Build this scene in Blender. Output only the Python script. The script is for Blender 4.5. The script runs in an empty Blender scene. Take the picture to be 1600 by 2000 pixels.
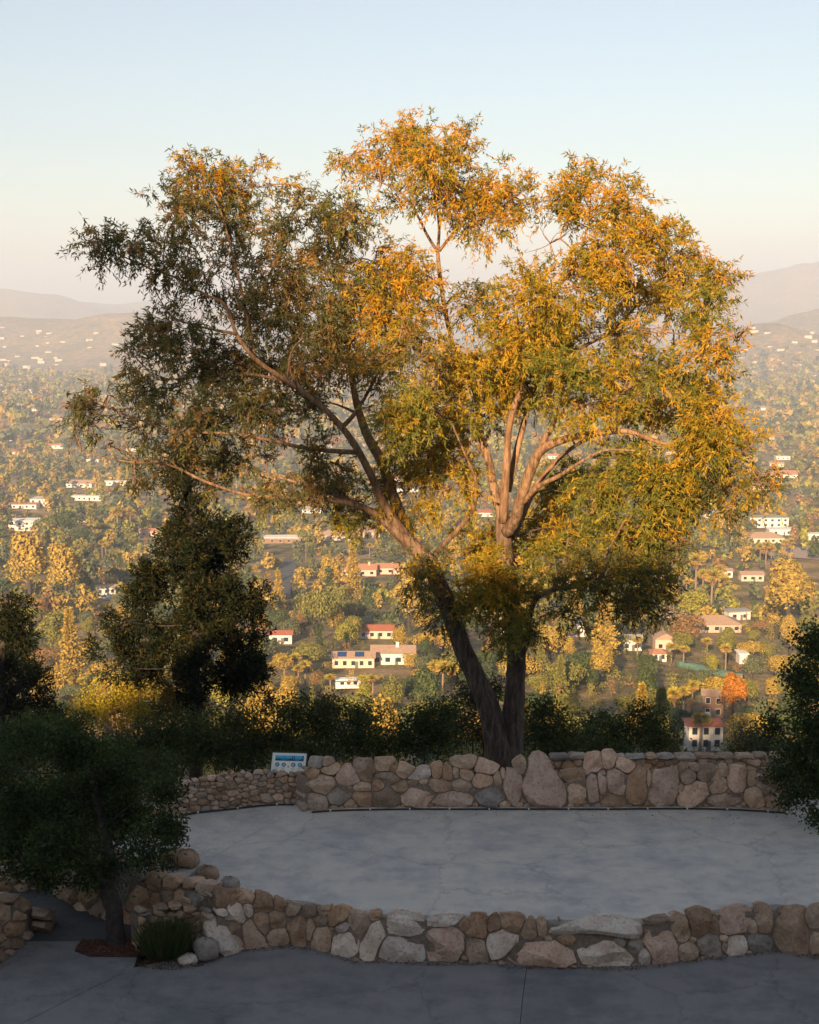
import bpy, math, random
import numpy as np
from mathutils import Vector, Matrix

R = math.radians
rng = np.random.default_rng(7)
random.seed(7)
scene = bpy.context.scene
COL = scene.collection

# ------------------------------------------------------------------ camera
CAM = np.array([0.0, 0.0, 13.3])
PITCH = R(8.96)
F = 2600.0                      # focal length in pixels of the 1600 x 2000 photograph
cd = bpy.data.cameras.new('camera')
cam = bpy.data.objects.new('camera', cd)
COL.objects.link(cam)
cam.location = CAM
cam.rotation_euler = (math.pi / 2 - PITCH, 0, 0)
cd.sensor_fit = 'VERTICAL'
cd.sensor_height = 36.0
cd.lens = 36.0 * F / 2000.0
cd.clip_start = 0.1
cd.clip_end = 60000
scene.camera = cam

# ------------------------------------------------------------------ light
SUN_EL = R(19.0)
SUN_AZ = R(195.0)               # clockwise from +Y: behind the camera, a little to the left
world = bpy.data.worlds.new('World')
scene.world = world
world.use_nodes = True
wn = world.node_tree.nodes
bg = wn['Background']
sky = wn.new('ShaderNodeTexSky')
sky.sky_type = 'NISHITA'
sky.sun_disc = False
sky.sun_elevation = SUN_EL
sky.sun_rotation = SUN_AZ
sky.altitude = 400
sky.air_density = 1.25
sky.dust_density = 0.9
sky.ozone_density = 2.0
hs = wn.new('ShaderNodeHueSaturation')          # sky desaturated overall: paler, and less blue in the shade
hs.inputs['Saturation'].default_value = 0.66
world.node_tree.links.new(sky.outputs[0], hs.inputs['Color'])
world.node_tree.links.new(hs.outputs[0], bg.inputs[0])
bg.inputs[1].default_value = 0.058

S = Vector((math.sin(SUN_AZ) * math.cos(SUN_EL), math.cos(SUN_AZ) * math.cos(SUN_EL), math.sin(SUN_EL)))
sd = bpy.data.lights.new('sun', 'SUN')
sd.energy = 5.0
sd.angle = R(0.55)
sd.color = (1.0, 0.69, 0.40)
sun = bpy.data.objects.new('sun', sd)
COL.objects.link(sun)
sun.rotation_euler = S.to_track_quat('Z', 'Y').to_euler()
sun.location = (-20, -60, 60)

scene.view_settings.view_transform = 'Standard'
scene.view_settings.look = 'None'
scene.view_settings.exposure = 1.3
scene.view_settings.gamma = 1.0
scene.render.engine = 'CYCLES'
scene.cycles.use_denoising = True
scene.cycles.max_bounces = 6
scene.cycles.diffuse_bounces = 3
scene.cycles.glossy_bounces = 2
scene.cycles.transmission_bounces = 3
scene.cycles.volume_bounces = 2
scene.cycles.transparent_max_bounces = 6
scene.cycles.caustics_reflective = False
scene.cycles.caustics_refractive = False

# ------------------------------------------------------------------ pixel helpers (photograph pixels -> points of the place)
FW = np.array([0, math.cos(PITCH), -math.sin(PITCH)])
UP = np.array([0, math.sin(PITCH), math.cos(PITCH)])
RT = np.array([1.0, 0, 0])
def ray(px, py):
    return FW + RT * ((px - 800) / F) + UP * ((1000 - py) / F)
def at_y(px, py, Y):
    d = ray(px, py); return CAM + d * (Y / d[1])
def at_z(px, py, z):
    d = ray(px, py); return CAM + d * ((z - CAM[2]) / d[2])
def mpp(p):                     # metres per photograph pixel at a point
    return float(np.dot(np.asarray(p) - CAM, FW)) / F
def to_px(p):
    v = np.asarray(p, float) - CAM
    k = v @ FW
    return 800 + F * (v @ RT) / k, 1000 - F * (v @ UP) / k

# ------------------------------------------------------------------ object helpers
def tag(o, label=None, cat=None, group=None, kind=None):
    if label: o['label'] = label
    if cat: o['category'] = cat
    if group: o['group'] = group
    if kind: o['kind'] = kind
    return o
def empty(name, loc, label=None, cat=None, group=None):
    o = bpy.data.objects.new(name, None)
    o.empty_display_size = 0.2
    COL.objects.link(o)
    o.location = [float(v) for v in loc]
    return tag(o, label, cat, group)
def mesh_obj(name, verts, faces, mat=None, parent=None, smooth=False, cols=None, origin=None):
    me = bpy.data.meshes.new(name)
    v = np.asarray(verts, float).reshape(-1, 3)
    off = np.zeros(3)
    if parent is not None: off = np.array(parent.location)
    if parent is not None and parent.parent is not None: off = off + np.array(parent.parent.location)
    if origin is not None: off = np.asarray(origin, float)
    v = v - off
    if isinstance(faces, np.ndarray): faces = faces.tolist()
    me.from_pydata(v.tolist(), [], faces)
    if cols is not None:
        ca = me.color_attributes.new('col', 'FLOAT_COLOR', 'POINT')
        c = np.ones((len(v), 4), np.float32); c[:, :3] = cols
        ca.data.foreach_set('color', c.ravel())
    if smooth:
        me.polygons.foreach_set('use_smooth', [True] * len(me.polygons))
    if mat is not None: me.materials.append(mat)
    me.update()
    o = bpy.data.objects.new(name, me)
    COL.objects.link(o)
    if origin is not None and parent is None: o.location = [float(q) for q in off]
    if parent is not None: o.parent = parent
    return o
def copy_obj(o, parent=None):
    c = o.copy(); COL.objects.link(c)
    if parent is not None: c.parent = parent
    return c
def copy_tree(o, parent=None):
    c = copy_obj(o, parent)
    for ch in list(o.children): copy_tree(ch, c)
    return c

BOXF = [(0,3,2,1),(4,5,6,7),(0,1,5,4),(1,2,6,5),(2,3,7,6),(3,0,4,7)]
def box(x0, x1, y0, y1, z0, z1):
    return [(x0,y0,z0),(x1,y0,z0),(x1,y1,z0),(x0,y1,z0),(x0,y0,z1),(x1,y0,z1),(x1,y1,z1),(x0,y1,z1)], BOXF
class MB:
    def __init__(s): s.v = []; s.f = []
    def add(s, v, f):
        n = len(s.v); s.v += [tuple(map(float, q)) for q in v]; s.f += [tuple(i + n for i in q) for q in f]; return s
    def box(s, *a): return s.add(*box(*a))
    def xf(s, M):
        s.v = [tuple(M @ Vector(q)) for q in s.v]; return s
def crom(pts, rad, n=5):
    P = np.asarray(pts, float); r = np.asarray(rad, float)
    if len(P) < 3:
        t = np.linspace(0, 1, n + 1)[:, None]
        return P[0] + (P[1] - P[0]) * t, r[0] + (r[1] - r[0]) * t[:, 0]
    Q = np.vstack([2 * P[0] - P[1], P, 2 * P[-1] - P[-2]])
    out, ro = [], []
    for i in range(len(P) - 1):
        for k in range(n):
            t = k / n
            a, b, c, d = Q[i], Q[i+1], Q[i+2], Q[i+3]
            out.append(0.5 * ((2*b) + (c-a)*t + (2*a-5*b+4*c-d)*t*t + (3*b-a-3*c+d)*t**3))
            ro.append(r[i] + (r[i+1] - r[i]) * t)
    out.append(P[-1]); ro.append(r[-1])
    return np.array(out), np.array(ro)
def tube(pts, rad, sides=10, n=5, rough=0.0, curve=True, seed=0):
    P, r = crom(pts, rad, n) if curve else (np.asarray(pts, float), np.asarray(rad, float))
    T = np.gradient(P, axis=0); T /= np.linalg.norm(T, axis=1)[:, None] + 1e-9
    ref = np.array([0.31, -0.9, 0.3]); V = []
    g = np.random.default_rng(seed)
    ph = g.uniform(0, 6.28, 4)
    for i, (p, t) in enumerate(zip(P, T)):
        a = np.cross(t, ref); a /= np.linalg.norm(a) + 1e-9
        b = np.cross(t, a)
        th = np.linspace(0, 2*math.pi, sides, endpoint=False)
        rr = r[i] * (1 + rough * (0.6*np.sin(3*th + ph[0] + i*.35) + 0.5*np.sin(5*th + ph[1] - i*.22) + .5*g.normal(size=sides)))
        V.append(p + a * (np.cos(th) * rr)[:, None] + b * (np.sin(th) * rr)[:, None])
    V = np.vstack(V); m = len(P); Fc = []
    for i in range(m - 1):
        for k in range(sides):
            k2 = (k + 1) % sides
            Fc.append((i*sides+k, i*sides+k2, (i+1)*sides+k2, (i+1)*sides+k))
    Fc.append(tuple(range(sides))[::-1]); Fc.append(tuple((m-1)*sides + k for k in range(sides)))
    return V, Fc

# ------------------------------------------------------------------ materials
def mat_new(name):
    m = bpy.data.materials.new(name); m.use_nodes = True
    return m, m.node_tree.nodes, m.node_tree.links, m.node_tree.nodes['Principled BSDF']
def ramp(n, stops):
    r = n.new('ShaderNodeValToRGB')
    while len(r.color_ramp.elements) < len(stops): r.color_ramp.elements.new(0.5)
    for e, (p, c) in zip(r.color_ramp.elements, stops):
        e.position = p; e.color = (*c, 1)
    return r
def noise(n, l, scale, detail=6, rough=.6, vec=None):
    t = n.new('ShaderNodeTexNoise'); t.inputs['Scale'].default_value = scale
    t.inputs['Detail'].default_value = detail; t.inputs['Roughness'].default_value = rough
    if vec is not None: l.new(vec, t.inputs['Vector'])
    return t
def mixc(n, l, a, b, fac, mode='MIX'):
    m = n.new('ShaderNodeMix'); m.data_type = 'RGBA'; m.blend_type = mode
    for sock, v in ((m.inputs[6], a), (m.inputs[7], b), (m.inputs[0], fac)):
        if hasattr(v, 'is_linked') or hasattr(v, 'links'): l.new(v, sock)
        elif isinstance(v, tuple): sock.default_value = (*v, 1)
        else: sock.default_value = v
    return m.outputs[2]
def bump(n, l, h, strength, dist, bs):
    b = n.new('ShaderNodeBump'); b.inputs['Strength'].default_value = strength; b.inputs['Distance'].default_value = dist
    l.new(h, b.inputs['Height']); l.new(b.outputs[0], bs.inputs['Normal']); return b
def plain(name, c, rough=.7, vary=.25, scale=3.0, metal=0.0, bmp=0.0):
    m, n, l, b = mat_new(name)
    g = n.new('ShaderNodeNewGeometry')
    t = noise(n, l, scale, 5, .6, g.outputs['Position'])
    r = ramp(n, [(.3, tuple(x * (1 - vary) for x in c)), (.7, tuple(min(1, x * (1 + vary)) for x in c))])
    l.new(t.outputs[0], r.inputs[0]); l.new(r.outputs[0], b.inputs['Base Color'])
    b.inputs['Roughness'].default_value = rough; b.inputs['Metallic'].default_value = metal
    if bmp: bump(n, l, t.outputs[0], bmp, .02, b)
    return m
def leaf_mat(name, trans=.3, rough=.5, tint=False):
    m, n, l, b = mat_new(name)
    a = n.new('ShaderNodeAttribute'); a.attribute_name = 'col'
    c = a.outputs['Color']
    if tint:
        oi = n.new('ShaderNodeObjectInfo')
        c = mixc(n, l, c, oi.outputs['Color'], 1.0, 'MULTIPLY')
    l.new(c, b.inputs['Base Color']); b.inputs['Roughness'].default_value = rough
    b.inputs['Specular IOR Level'].default_value = .1
    tr = n.new('ShaderNodeBsdfTranslucent'); l.new(c, tr.inputs[0])
    mx = n.new('ShaderNodeMixShader'); mx.inputs[0].default_value = trans
    out = n['Material Output']
    l.new(b.outputs[0], mx.inputs[1]); l.new(tr.outputs[0], mx.inputs[2]); l.new(mx.outputs[0], out.inputs[0])
    return m
M_leaf = leaf_mat('leaf', .38, .6)
M_vleaf = leaf_mat('valley_leaf', .2, .6, True)
def rock_mat(name, c1, c2, c3):
    m, n, l, b = mat_new(name)
    g = n.new('ShaderNodeNewGeometry'); oi = n.new('ShaderNodeObjectInfo')
    pos = g.outputs['Position']
    t1 = noise(n, l, 2.6, 8, .65, pos); t2 = noise(n, l, 14, 8, .7, pos); t3 = noise(n, l, 60, 4, .6, pos)
    r = ramp(n, [(.3, c1), (.52, c2), (.72, c3)]); l.new(t1.outputs[0], r.inputs[0])
    dk = ramp(n, [(.34, (.42, .40, .38)), (.5, (1, 1, 1)), (1, (1.1, 1.08, 1.05))]); l.new(t2.outputs[0], dk.inputs[0])
    c = mixc(n, l, r.outputs[0], dk.outputs[0], .7, 'MULTIPLY')
    rv = ramp(n, [(0, (.86, .85, .85)), (.5, (1.08, 1.04, 1.0)), (1, (1.34, 1.22, 1.1))]); l.new(oi.outputs['Random'], rv.inputs[0])
    c = mixc(n, l, c, rv.outputs[0], .8, 'MULTIPLY')
    v = n.new('ShaderNodeTexVoronoi'); v.inputs['Scale'].default_value = 9; l.new(pos, v.inputs['Vector'])
    sp = ramp(n, [(.05, (.3, .28, .26)), (.11, (1, 1, 1))]); l.new(v.outputs['Distance'], sp.inputs[0])
    c = mixc(n, l, c, sp.outputs[0], .4, 'MULTIPLY')
    l.new(c, b.inputs['Base Color']); b.inputs['Roughness'].default_value = .88
    b.inputs['Specular IOR Level'].default_value = .2
    ad = n.new('ShaderNodeMath'); ad.operation = 'MULTIPLY_ADD'; ad.inputs[1].default_value = .35
    l.new(t3.outputs[0], ad.inputs[0]); l.new(t2.outputs[0], ad.inputs[2])
    bump(n, l, ad.outputs[0], .7, .05, b)
    return m
ROCK = {
    'p': rock_mat('rock_pink', (.470,.302,.224), (.672,.482,.375), (.784,.616,.504)),
    't': rock_mat('rock_tan', (.381,.269,.185), (.571,.420,.308), (.694,.549,.426)),
    'o': rock_mat('rock_ochre', (.30,.18,.11), (.47,.31,.20), (.55,.42,.31)),
    'b': rock_mat('rock_brown', (.246,.168,.112), (.403,.291,.207), (.515,.409,.314)),
    'g': rock_mat('rock_grey', (.25,.22,.19), (.39,.35,.31), (.52,.48,.44)),
    'w': rock_mat('rock_pale', (.560,.448,.370), (.762,.650,.560), (.820,.784,.694)),
}
M_mortar = plain('mortar', (.25,.19,.145), .95, .35, 12, bmp=.6)
def concrete(name, light, mid, dark, stretch=(1, 1, 1)):
    m, n, l, b = mat_new(name)
    g = n.new('ShaderNodeNewGeometry')
    mp = n.new('ShaderNodeMapping'); mp.inputs['Scale'].default_value = stretch
    l.new(g.outputs['Position'], mp.inputs['Vector'])
    t1 = noise(n, l, .55, 9, .68, mp.outputs[0]); t2 = noise(n, l, 2.2, 8, .7, mp.outputs[0]); t3 = noise(n, l, 55, 3, .7, g.outputs['Position'])
    t4 = noise(n, l, 9, 6, .75, g.outputs['Position'])
    r = ramp(n, [(.36, dark), (.48, mid), (.58, light), (.75, mid)]); l.new(t1.outputs[0], r.inputs[0])
    r2 = ramp(n, [(.35, (.86, .87, .88)), (.5, (1, 1, 1)), (.68, (1.1, 1.08, 1.05))]); l.new(t2.outputs[0], r2.inputs[0])
    c = mixc(n, l, r.outputs[0], r2.outputs[0], .85, 'MULTIPLY')
    r3 = ramp(n, [(.36, (.55, .55, .55)), (.5, (1, 1, 1)), (.66, (1.3, 1.3, 1.3))]); l.new(t3.outputs[0], r3.inputs[0])
    c = mixc(n, l, c, r3.outputs[0], .8, 'MULTIPLY')
    vd = n.new('ShaderNodeVectorMath'); vd.operation = 'MULTIPLY_ADD'; vd.inputs[1].default_value = (.9, .9, .9)
    l.new(t2.outputs['Color'], vd.inputs[0]); l.new(g.outputs['Position'], vd.inputs[2])
    vo = n.new('ShaderNodeTexVoronoi'); vo.feature = 'DISTANCE_TO_EDGE'; vo.inputs['Scale'].default_value = .22; l.new(vd.outputs[0], vo.inputs['Vector'])
    rc = ramp(n, [(0, (.55, .55, .56)), (.006, (1, 1, 1))]); l.new(vo.outputs['Distance'], rc.inputs[0])
    c = mixc(n, l, c, rc.outputs[0], .7, 'MULTIPLY')
    r4 = ramp(n, [(.27, (.35, .36, .38)), (.36, (1, 1, 1))]); l.new(t4.outputs[0], r4.inputs[0])
    c = mixc(n, l, c, r4.outputs[0], .6, 'MULTIPLY')
    l.new(c, b.inputs['Base Color']); b.inputs['Roughness'].default_value = .85
    bump(n, l, t3.outputs[0], .35, .01, b)
    return m
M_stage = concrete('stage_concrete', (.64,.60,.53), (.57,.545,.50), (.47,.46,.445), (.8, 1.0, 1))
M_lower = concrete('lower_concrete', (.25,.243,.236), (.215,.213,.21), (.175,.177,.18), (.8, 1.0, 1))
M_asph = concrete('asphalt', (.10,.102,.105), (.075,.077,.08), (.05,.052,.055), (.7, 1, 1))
M_black = plain('black_rubber', (.018,.018,.02), .5, .2, 8)
M_metal = plain('grey_metal', (.32,.33,.35), .4, .1, 6, .6)
M_white = plain('white_paint', (.72,.71,.68), .6, .08, 2)
M_mulch = leaf_mat('mulch_chip', .0, .9)

def bark_mat():
    m, n, l, b = mat_new('gum_bark')
    g = n.new('ShaderNodeNewGeometry')
    mp = n.new('ShaderNodeMapping'); mp.inputs['Scale'].default_value = (6, 6, 1.1)
    l.new(g.outputs['Position'], mp.inputs['Vector'])
    t = noise(n, l, 1.6, 8, .7, mp.outputs[0]); t2 = noise(n, l, .9, 4, .6, g.outputs['Position'])
    sx = n.new('ShaderNodeSeparateXYZ'); l.new(g.outputs['Position'], sx.inputs[0])
    # rough dark bark on the butt, shed smooth bark higher up
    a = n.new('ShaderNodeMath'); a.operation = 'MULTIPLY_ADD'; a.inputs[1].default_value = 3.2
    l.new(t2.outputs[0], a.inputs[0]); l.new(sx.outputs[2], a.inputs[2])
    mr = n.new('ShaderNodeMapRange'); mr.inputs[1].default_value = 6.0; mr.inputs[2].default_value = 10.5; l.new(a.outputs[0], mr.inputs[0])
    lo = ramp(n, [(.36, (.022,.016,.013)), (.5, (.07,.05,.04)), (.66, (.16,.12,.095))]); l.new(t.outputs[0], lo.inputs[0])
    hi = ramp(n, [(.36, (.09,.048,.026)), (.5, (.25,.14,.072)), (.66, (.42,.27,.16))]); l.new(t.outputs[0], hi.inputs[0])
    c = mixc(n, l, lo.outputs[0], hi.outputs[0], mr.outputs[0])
    l.new(c, b.inputs['Base Color']); b.inputs['Roughness'].default_value = .85
    bump(n, l, t.outputs[0], .8, .08, b)
    return m
M_gum = bark_mat()
M_bark = plain('dark_bark', (.055,.042,.033), .95, .5, 9, bmp=.9)
M_twig = plain('twig', (.10,.07,.05), .9, .3, 5)
M_palm = plain('palm_trunk', (.23,.16,.11), .9, .3, 3)

# ------------------------------------------------------------------ terrain
PY = np.array([-14000,-400,-120,-60,-32,0,20,39.5,42,60,100,200,300,425,600,800,1000,1500,2400,5000,9500,14000], float)
PZ = np.array([-150,-60,24,30.2,30.2,11.7,-1.6,-1.7,-2.6,-10,-26,-62,-87,-102,-118,-129,-145,-165,-178,-192,-196,-196], float)
HILLS = [(-1560,5300,620,620,138), (-1010,5050,270,480,96), (1170,4300,250,420,132), (1800,5600,400,560,185),
         (-3100,9200,1050,900,345), (3300,9800,1250,1000,470), (0,10800,6000,900,225), (900,10200,700,700,90), (-650,2050,210,170,26),
         (520,3000,260,230,18), (-250,3400,380,260,22), (-2600,6500,700,500,90)]
_wk = np.random.default_rng(3)
WAV = [(_wk.normal(size=2), _wk.uniform(0, 6.28)) for _ in range(8)]
def terrain(x, y):
    x = np.asarray(x, float); y = np.asarray(y, float)
    z = np.interp(y, PY, PZ)
    dip = 3.4 * np.exp(-((x + 32) / 4.5) ** 2)
    side = np.clip((np.abs(x) - 260) / 500, 0, 1) * 30
    z = z - np.where(y < 0, (dip + side) * np.clip(-y / 30, 0, 1), 0)
    for hx, hy, sx, sy, h in HILLS:
        z = z + h * np.exp(-((x - hx) / sx) ** 2 - ((y - hy) / sy) ** 2)
    amp = np.clip((y - 60) / 300, 0, 1) * np.clip(y * .004, 0, 16)
    w = 0
    for i, (k, p) in enumerate(WAV):
        L = np.clip(y, 100, 6000) ** .0 * (60 * 1.9 ** (i % 5))
        w = w + np.sin((k[0] * x + k[1] * y) / L + p) / 5
    fold = 0
    for i, (k, p) in enumerate(WAV):
        fold = fold + (1 - np.abs(np.sin((k[0] * x + k[1] * y) / (190 * 1.5 ** (i % 4)) + p * 2))) / 4
    return z + amp * w + np.clip((y - 3600) / 2500, 0, 1) * 38 * (fold - .7)
az = np.unique(np.concatenate([np.arange(-30, 30, .3), np.arange(30, 331, 3.0)]))
rad = np.unique(np.concatenate([np.linspace(0.5, 60, 40), np.geomspace(60, 14000, 170)]))
A, RR = np.meshgrid(np.radians(az), rad)
TX, TY = RR * np.sin(A), RR * np.cos(A)
TZ = terrain(TX, TY)
nr, na = TX.shape
tv = np.stack([TX, TY, TZ], -1).reshape(-1, 3)
idx = np.arange(nr * na).reshape(nr, na)
nxt = np.roll(idx, -1, axis=1)
tf = np.stack([idx[:-1], nxt[:-1], nxt[1:], idx[1:]], -1).reshape(-1, 4).tolist()
tf.append([int(i) for i in idx[0]])
def ground_mat():
    m, n, l, b = mat_new('dry_hillside')
    g = n.new('ShaderNodeNewGeometry'); pos = g.outputs['Position']
    t1 = noise(n, l, .006, 8, .65, pos); t2 = noise(n, l, .05, 8, .7, pos); t3 = noise(n, l, .8, 5, .7, pos)
    r = ramp(n, [(.32, (.10,.105,.045)), (.46, (.20,.17,.085)), (.56, (.33,.25,.15)), (.7, (.46,.33,.21))]); l.new(t2.outputs[0], r.inputs[0])
    r1 = ramp(n, [(.35, (.6,.68,.6)), (.65, (1.2,1.08,.95))]); l.new(t1.outputs[0], r1.inputs[0])
    c = mixc(n, l, r.outputs[0], r1.outputs[0], .9, 'MULTIPLY')
    r3 = ramp(n, [(.35, (.6,.6,.6)), (.65, (1.25,1.2,1.15))]); l.new(t3.outputs[0], r3.inputs[0])
    c = mixc(n, l, c, r3.outputs[0], .7, 'MULTIPLY')
    l.new(c, b.inputs['Base Color']); b.inputs['Roughness'].default_value = .95
    b.inputs['Specular IOR Level'].default_value = .1
    return m
M_ground = ground_mat()
tag(mesh_obj('ground', tv, tf, M_ground, smooth=True), kind='structure')

# ------------------------------------------------------------------ pavements
ZL = -1.0
def slab(name, poly, ztop, thick, mat, parent=None, bevel=0.0):
    p = [(float(a), float(b)) for a, b in poly]
    area = sum(p[i][0]*p[(i+1) % len(p)][1] - p[(i+1) % len(p)][0]*p[i][1] for i in range(len(p)))
    if area < 0: p = p[::-1]
    n = len(p)
    v = [(x, y, ztop) for x, y in p] + [(x, y, ztop - thick) for x, y in p]
    f = [tuple(range(n)), tuple(range(n, 2*n))[::-1]] + [(i, n+i, n+(i+1) % n, (i+1) % n) for i in range(n)]
    return mesh_obj(name, v, f, mat, parent)
def gpx(lst, z): return [tuple(at_z(a, b, z)[:2]) for a, b in lst]
FRONT_BASE = [(425,1868),(470,1856),(520,1849),(560,1846),(600,1850),(650,1862),(697,1877),(760,1878),(840,1879),(900,1880),(960,1881),(1000,1885),(1060,1888),(1130,1889),(1200,1888),(1290,1884),(1330,1878),(1400,1868),(1460,1862),(1520,1856),(1560,1862),(1600,1870),(1680,1880),(1780,1884)]
fb = np.array([at_z(a, b, ZL) for a, b in FRONT_BASE])
BACK_BASE = [(592,1586),(610,1583),(650,1580),(720,1578),(800,1577),(900,1577),(1000,1577),(1100,1577),(1200,1577),(1300,1576),(1400,1577),(1470,1580),(1530,1584)]
bb = np.array([at_z(a, b, 0) for a, b in BACK_BASE])
LEFT_BASE = [(285,1606),(320,1599),(352,1592),(400,1585),(450,1580),(500,1574),(545,1571),(575,1571),(600,1579)]
lb = np.array([at_z(a, b, 0) for a, b in LEFT_BASE])
front_edge = [(x, y + .2) for x, y, _ in fb]
P2PX = [(100,1748),(150,1775),(200,1795),(270,1806),(340,1820),(400,1842),(440,1862)]
p2 = np.array([at_z(a, b, ZL) for a, b in P2PX])
left_edge = [(x + .12, y + .42) for x, y, _ in p2[::-1]][1:] + gpx([(235,1640),(262,1612)], 0)
lane_line = gpx([(392,1690),(470,1642),(548,1598),(600,1582)], 0)
st = empty('upper_terrace', (0, 30, 0)); st['kind'] = 'structure'
back_r = [(x, y + .25) for x, y, _ in bb]
right_j = gpx([(1532,1583),(1610,1612),(1700,1650)], 0)
main_poly = front_edge + [(20, front_edge[-1][1]), (20, right_j[-1][1])] + [(x, y - .012) for x, y in right_j[::-1]] + back_r[::-1] + lane_line[::-1] + left_edge[:1]
slab('slab', main_poly, 0, .9, M_stage, st)
lane_poly = [(x - .012, y + .008) for x, y in lane_line] + [(x, y + .3) for x, y, _ in lb[::-1]] + left_edge[::-1][:-1]
slab('slab', lane_poly, -.004, .9, M_stage, st)
slab('slab', [(x + .006, y + .012) for x, y in right_j] + [(20, right_j[-1][1] + .02), (20, 35.6), (right_j[0][0] - .1, 34.6)], .0, .9, M_stage, st)
lo = empty('lower_terrace', (0, 25, ZL)); lo['kind'] = 'structure'
j1 = gpx([(262,1890),(150,1944),(40,2000),(-120,2085)], ZL)
j2 = gpx([(1030,1880),(1022,1940),(1016,2000),(1004,2090)], ZL)
back_lo = [(x, y + .3) for x, y, _ in fb]
k = 12
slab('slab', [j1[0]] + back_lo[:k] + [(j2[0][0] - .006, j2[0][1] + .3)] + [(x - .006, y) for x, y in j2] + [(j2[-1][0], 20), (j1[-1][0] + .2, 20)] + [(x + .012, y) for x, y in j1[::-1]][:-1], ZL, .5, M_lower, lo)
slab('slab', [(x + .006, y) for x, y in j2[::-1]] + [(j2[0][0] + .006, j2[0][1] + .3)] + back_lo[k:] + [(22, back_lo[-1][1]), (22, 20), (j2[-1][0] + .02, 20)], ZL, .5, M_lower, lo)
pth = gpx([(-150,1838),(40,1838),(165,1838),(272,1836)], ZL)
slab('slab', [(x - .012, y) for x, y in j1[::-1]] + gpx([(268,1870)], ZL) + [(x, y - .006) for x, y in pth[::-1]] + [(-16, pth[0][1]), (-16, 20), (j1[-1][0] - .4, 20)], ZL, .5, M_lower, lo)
ap = slab('asphalt_path', pth + gpx([(300,1800),(250,1760),(120,1715),(95,1680),(-40,1690)], ZL) + [(-20, 36), (-20, pth[0][1])], ZL - .004, .5, M_asph)
tag(ap, kind='structure')

# ------------------------------------------------------------------ stone walls
def star_cells(seeds, inside, K, gap):
    """seeds: (cx,cy,rx,ry,rot) in pixels. Returns for each a polygon of K pixels: its cell against the others."""
    Sd = np.array([s[:5] for s in seeds], float)
    ca, sa = np.cos(np.radians(Sd[:, 4])), np.sin(np.radians(Sd[:, 4]))
    def metric(x, y):
        dx, dy = x - Sd[:, 0], y - Sd[:, 1]
        u, v = dx * ca + dy * sa, -dx * sa + dy * ca
        return (u / Sd[:, 2]) ** 2 + (v / Sd[:, 3]) ** 2
    out = []
    g = np.random.default_rng(5)
    PI_ = {i: poly_in(q[6]) for i, q in enumerate(seeds) if len(q) > 6}
    PF = list(PI_.values())
    for i, s in enumerate(Sd):
        own = PI_.get(i)
        if own is not None:
            q = np.array(seeds[i][6], float); nq = len(q); t = np.linspace(0, nq, K, endpoint=False)
            a, b, fr = q[t.astype(int)], q[(t.astype(int) + 1) % nq], (t % 1)[:, None]
            q = a + (b - a) * fr; q = .6*q + .2*(np.roll(q, 1, 0) + np.roll(q, -1, 0)); out.append(q); continue
        poly = []
        th0 = g.uniform(0, 6.28)
        for k in range(K):
            th = th0 + 2 * math.pi * k / K
            c, q = math.cos(th), math.sin(th)
            r = 0.0; step = min(s[2], s[3]) * .06; lim = max(s[2], s[3]) * 1.7
            while r < lim:
                m = metric(s[0] + c*(r+step), s[1] + q*(r+step))
                if any(f(s[0] + c*(r+step), s[1] + q*(r+step)) for f in PF if f is not own) or m[i] > 3.0 or m.argmin() != i or not inside(s[0] + c*(r+step), s[1] + q*(r+step)): break
                r += step
            r = max(r - gap, min(s[2], s[3]) * .3)
            poly.append((s[0] + c*r, s[1] + q*r))
        p = np.array(poly)
        out.append(.7 * p + .15 * (np.roll(p, 1, 0) + np.roll(p, -1, 0)) if K > 12 else p)
    return out
def nz1(v): return v / (np.linalg.norm(v) + 1e-9)
def stone_mesh(P, nrm, bulge, depth, g, rings=4, facets=3):
    """P: (K,3) outline on the wall face, nrm: outward. A closed, faceted, rounded stone."""
    K = len(P); c = P.mean(0)
    prof = [(.72, -depth), (.97, -depth*.55), (1.0, -.02), (.95, bulge*.45), (.84, bulge*.75), (.6, bulge*.95), (.3, bulge)] if rings >= 4 else [(.85, -depth), (1.0, -.015), (.72, bulge*.8)]
    V = []
    for s, o in prof:
        V.append(c + (P - c) * s + nrm * o)
    V = np.vstack(V + [(c + nrm * bulge)[None], (c - nrm * depth)[None]])
    size = np.linalg.norm(P - c, axis=1).mean()
    V += g.normal(size=V.shape) * size * (.03 if rings >= 4 else .05)
    e1 = nz1(np.cross(nrm, [0, 0, 1.0])); e2 = np.cross(nrm, e1)
    Q = V - c; o = Q @ nrm; u = Q @ e1; w = Q @ e2
    u = u / np.abs(u).max(); w = w / np.abs(w).max()
    o2 = o.copy()
    for _ in range(facets):
        a, b = g.normal(size=2) * .75
        om = bulge * (g.uniform(.6, .98) - a*u - b*w)
        o2 = np.where((o > -.03) & (o2 > om), np.maximum(om, -.25 * bulge), o2)
    V += np.outer(o2 - o, nrm)
    m = len(prof); Fc = []
    for i in range(m - 1):
        for k in range(K):
            k2 = (k+1) % K
            Fc.append((i*K+k, i*K+k2, (i+1)*K+k2, (i+1)*K+k))
    for k in range(K):
        Fc.append(((m-1)*K+k, (m-1)*K+(k+1) % K, m*K)); Fc.append(((k+1) % K, k, m*K+1))
    return V, Fc, c
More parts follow.
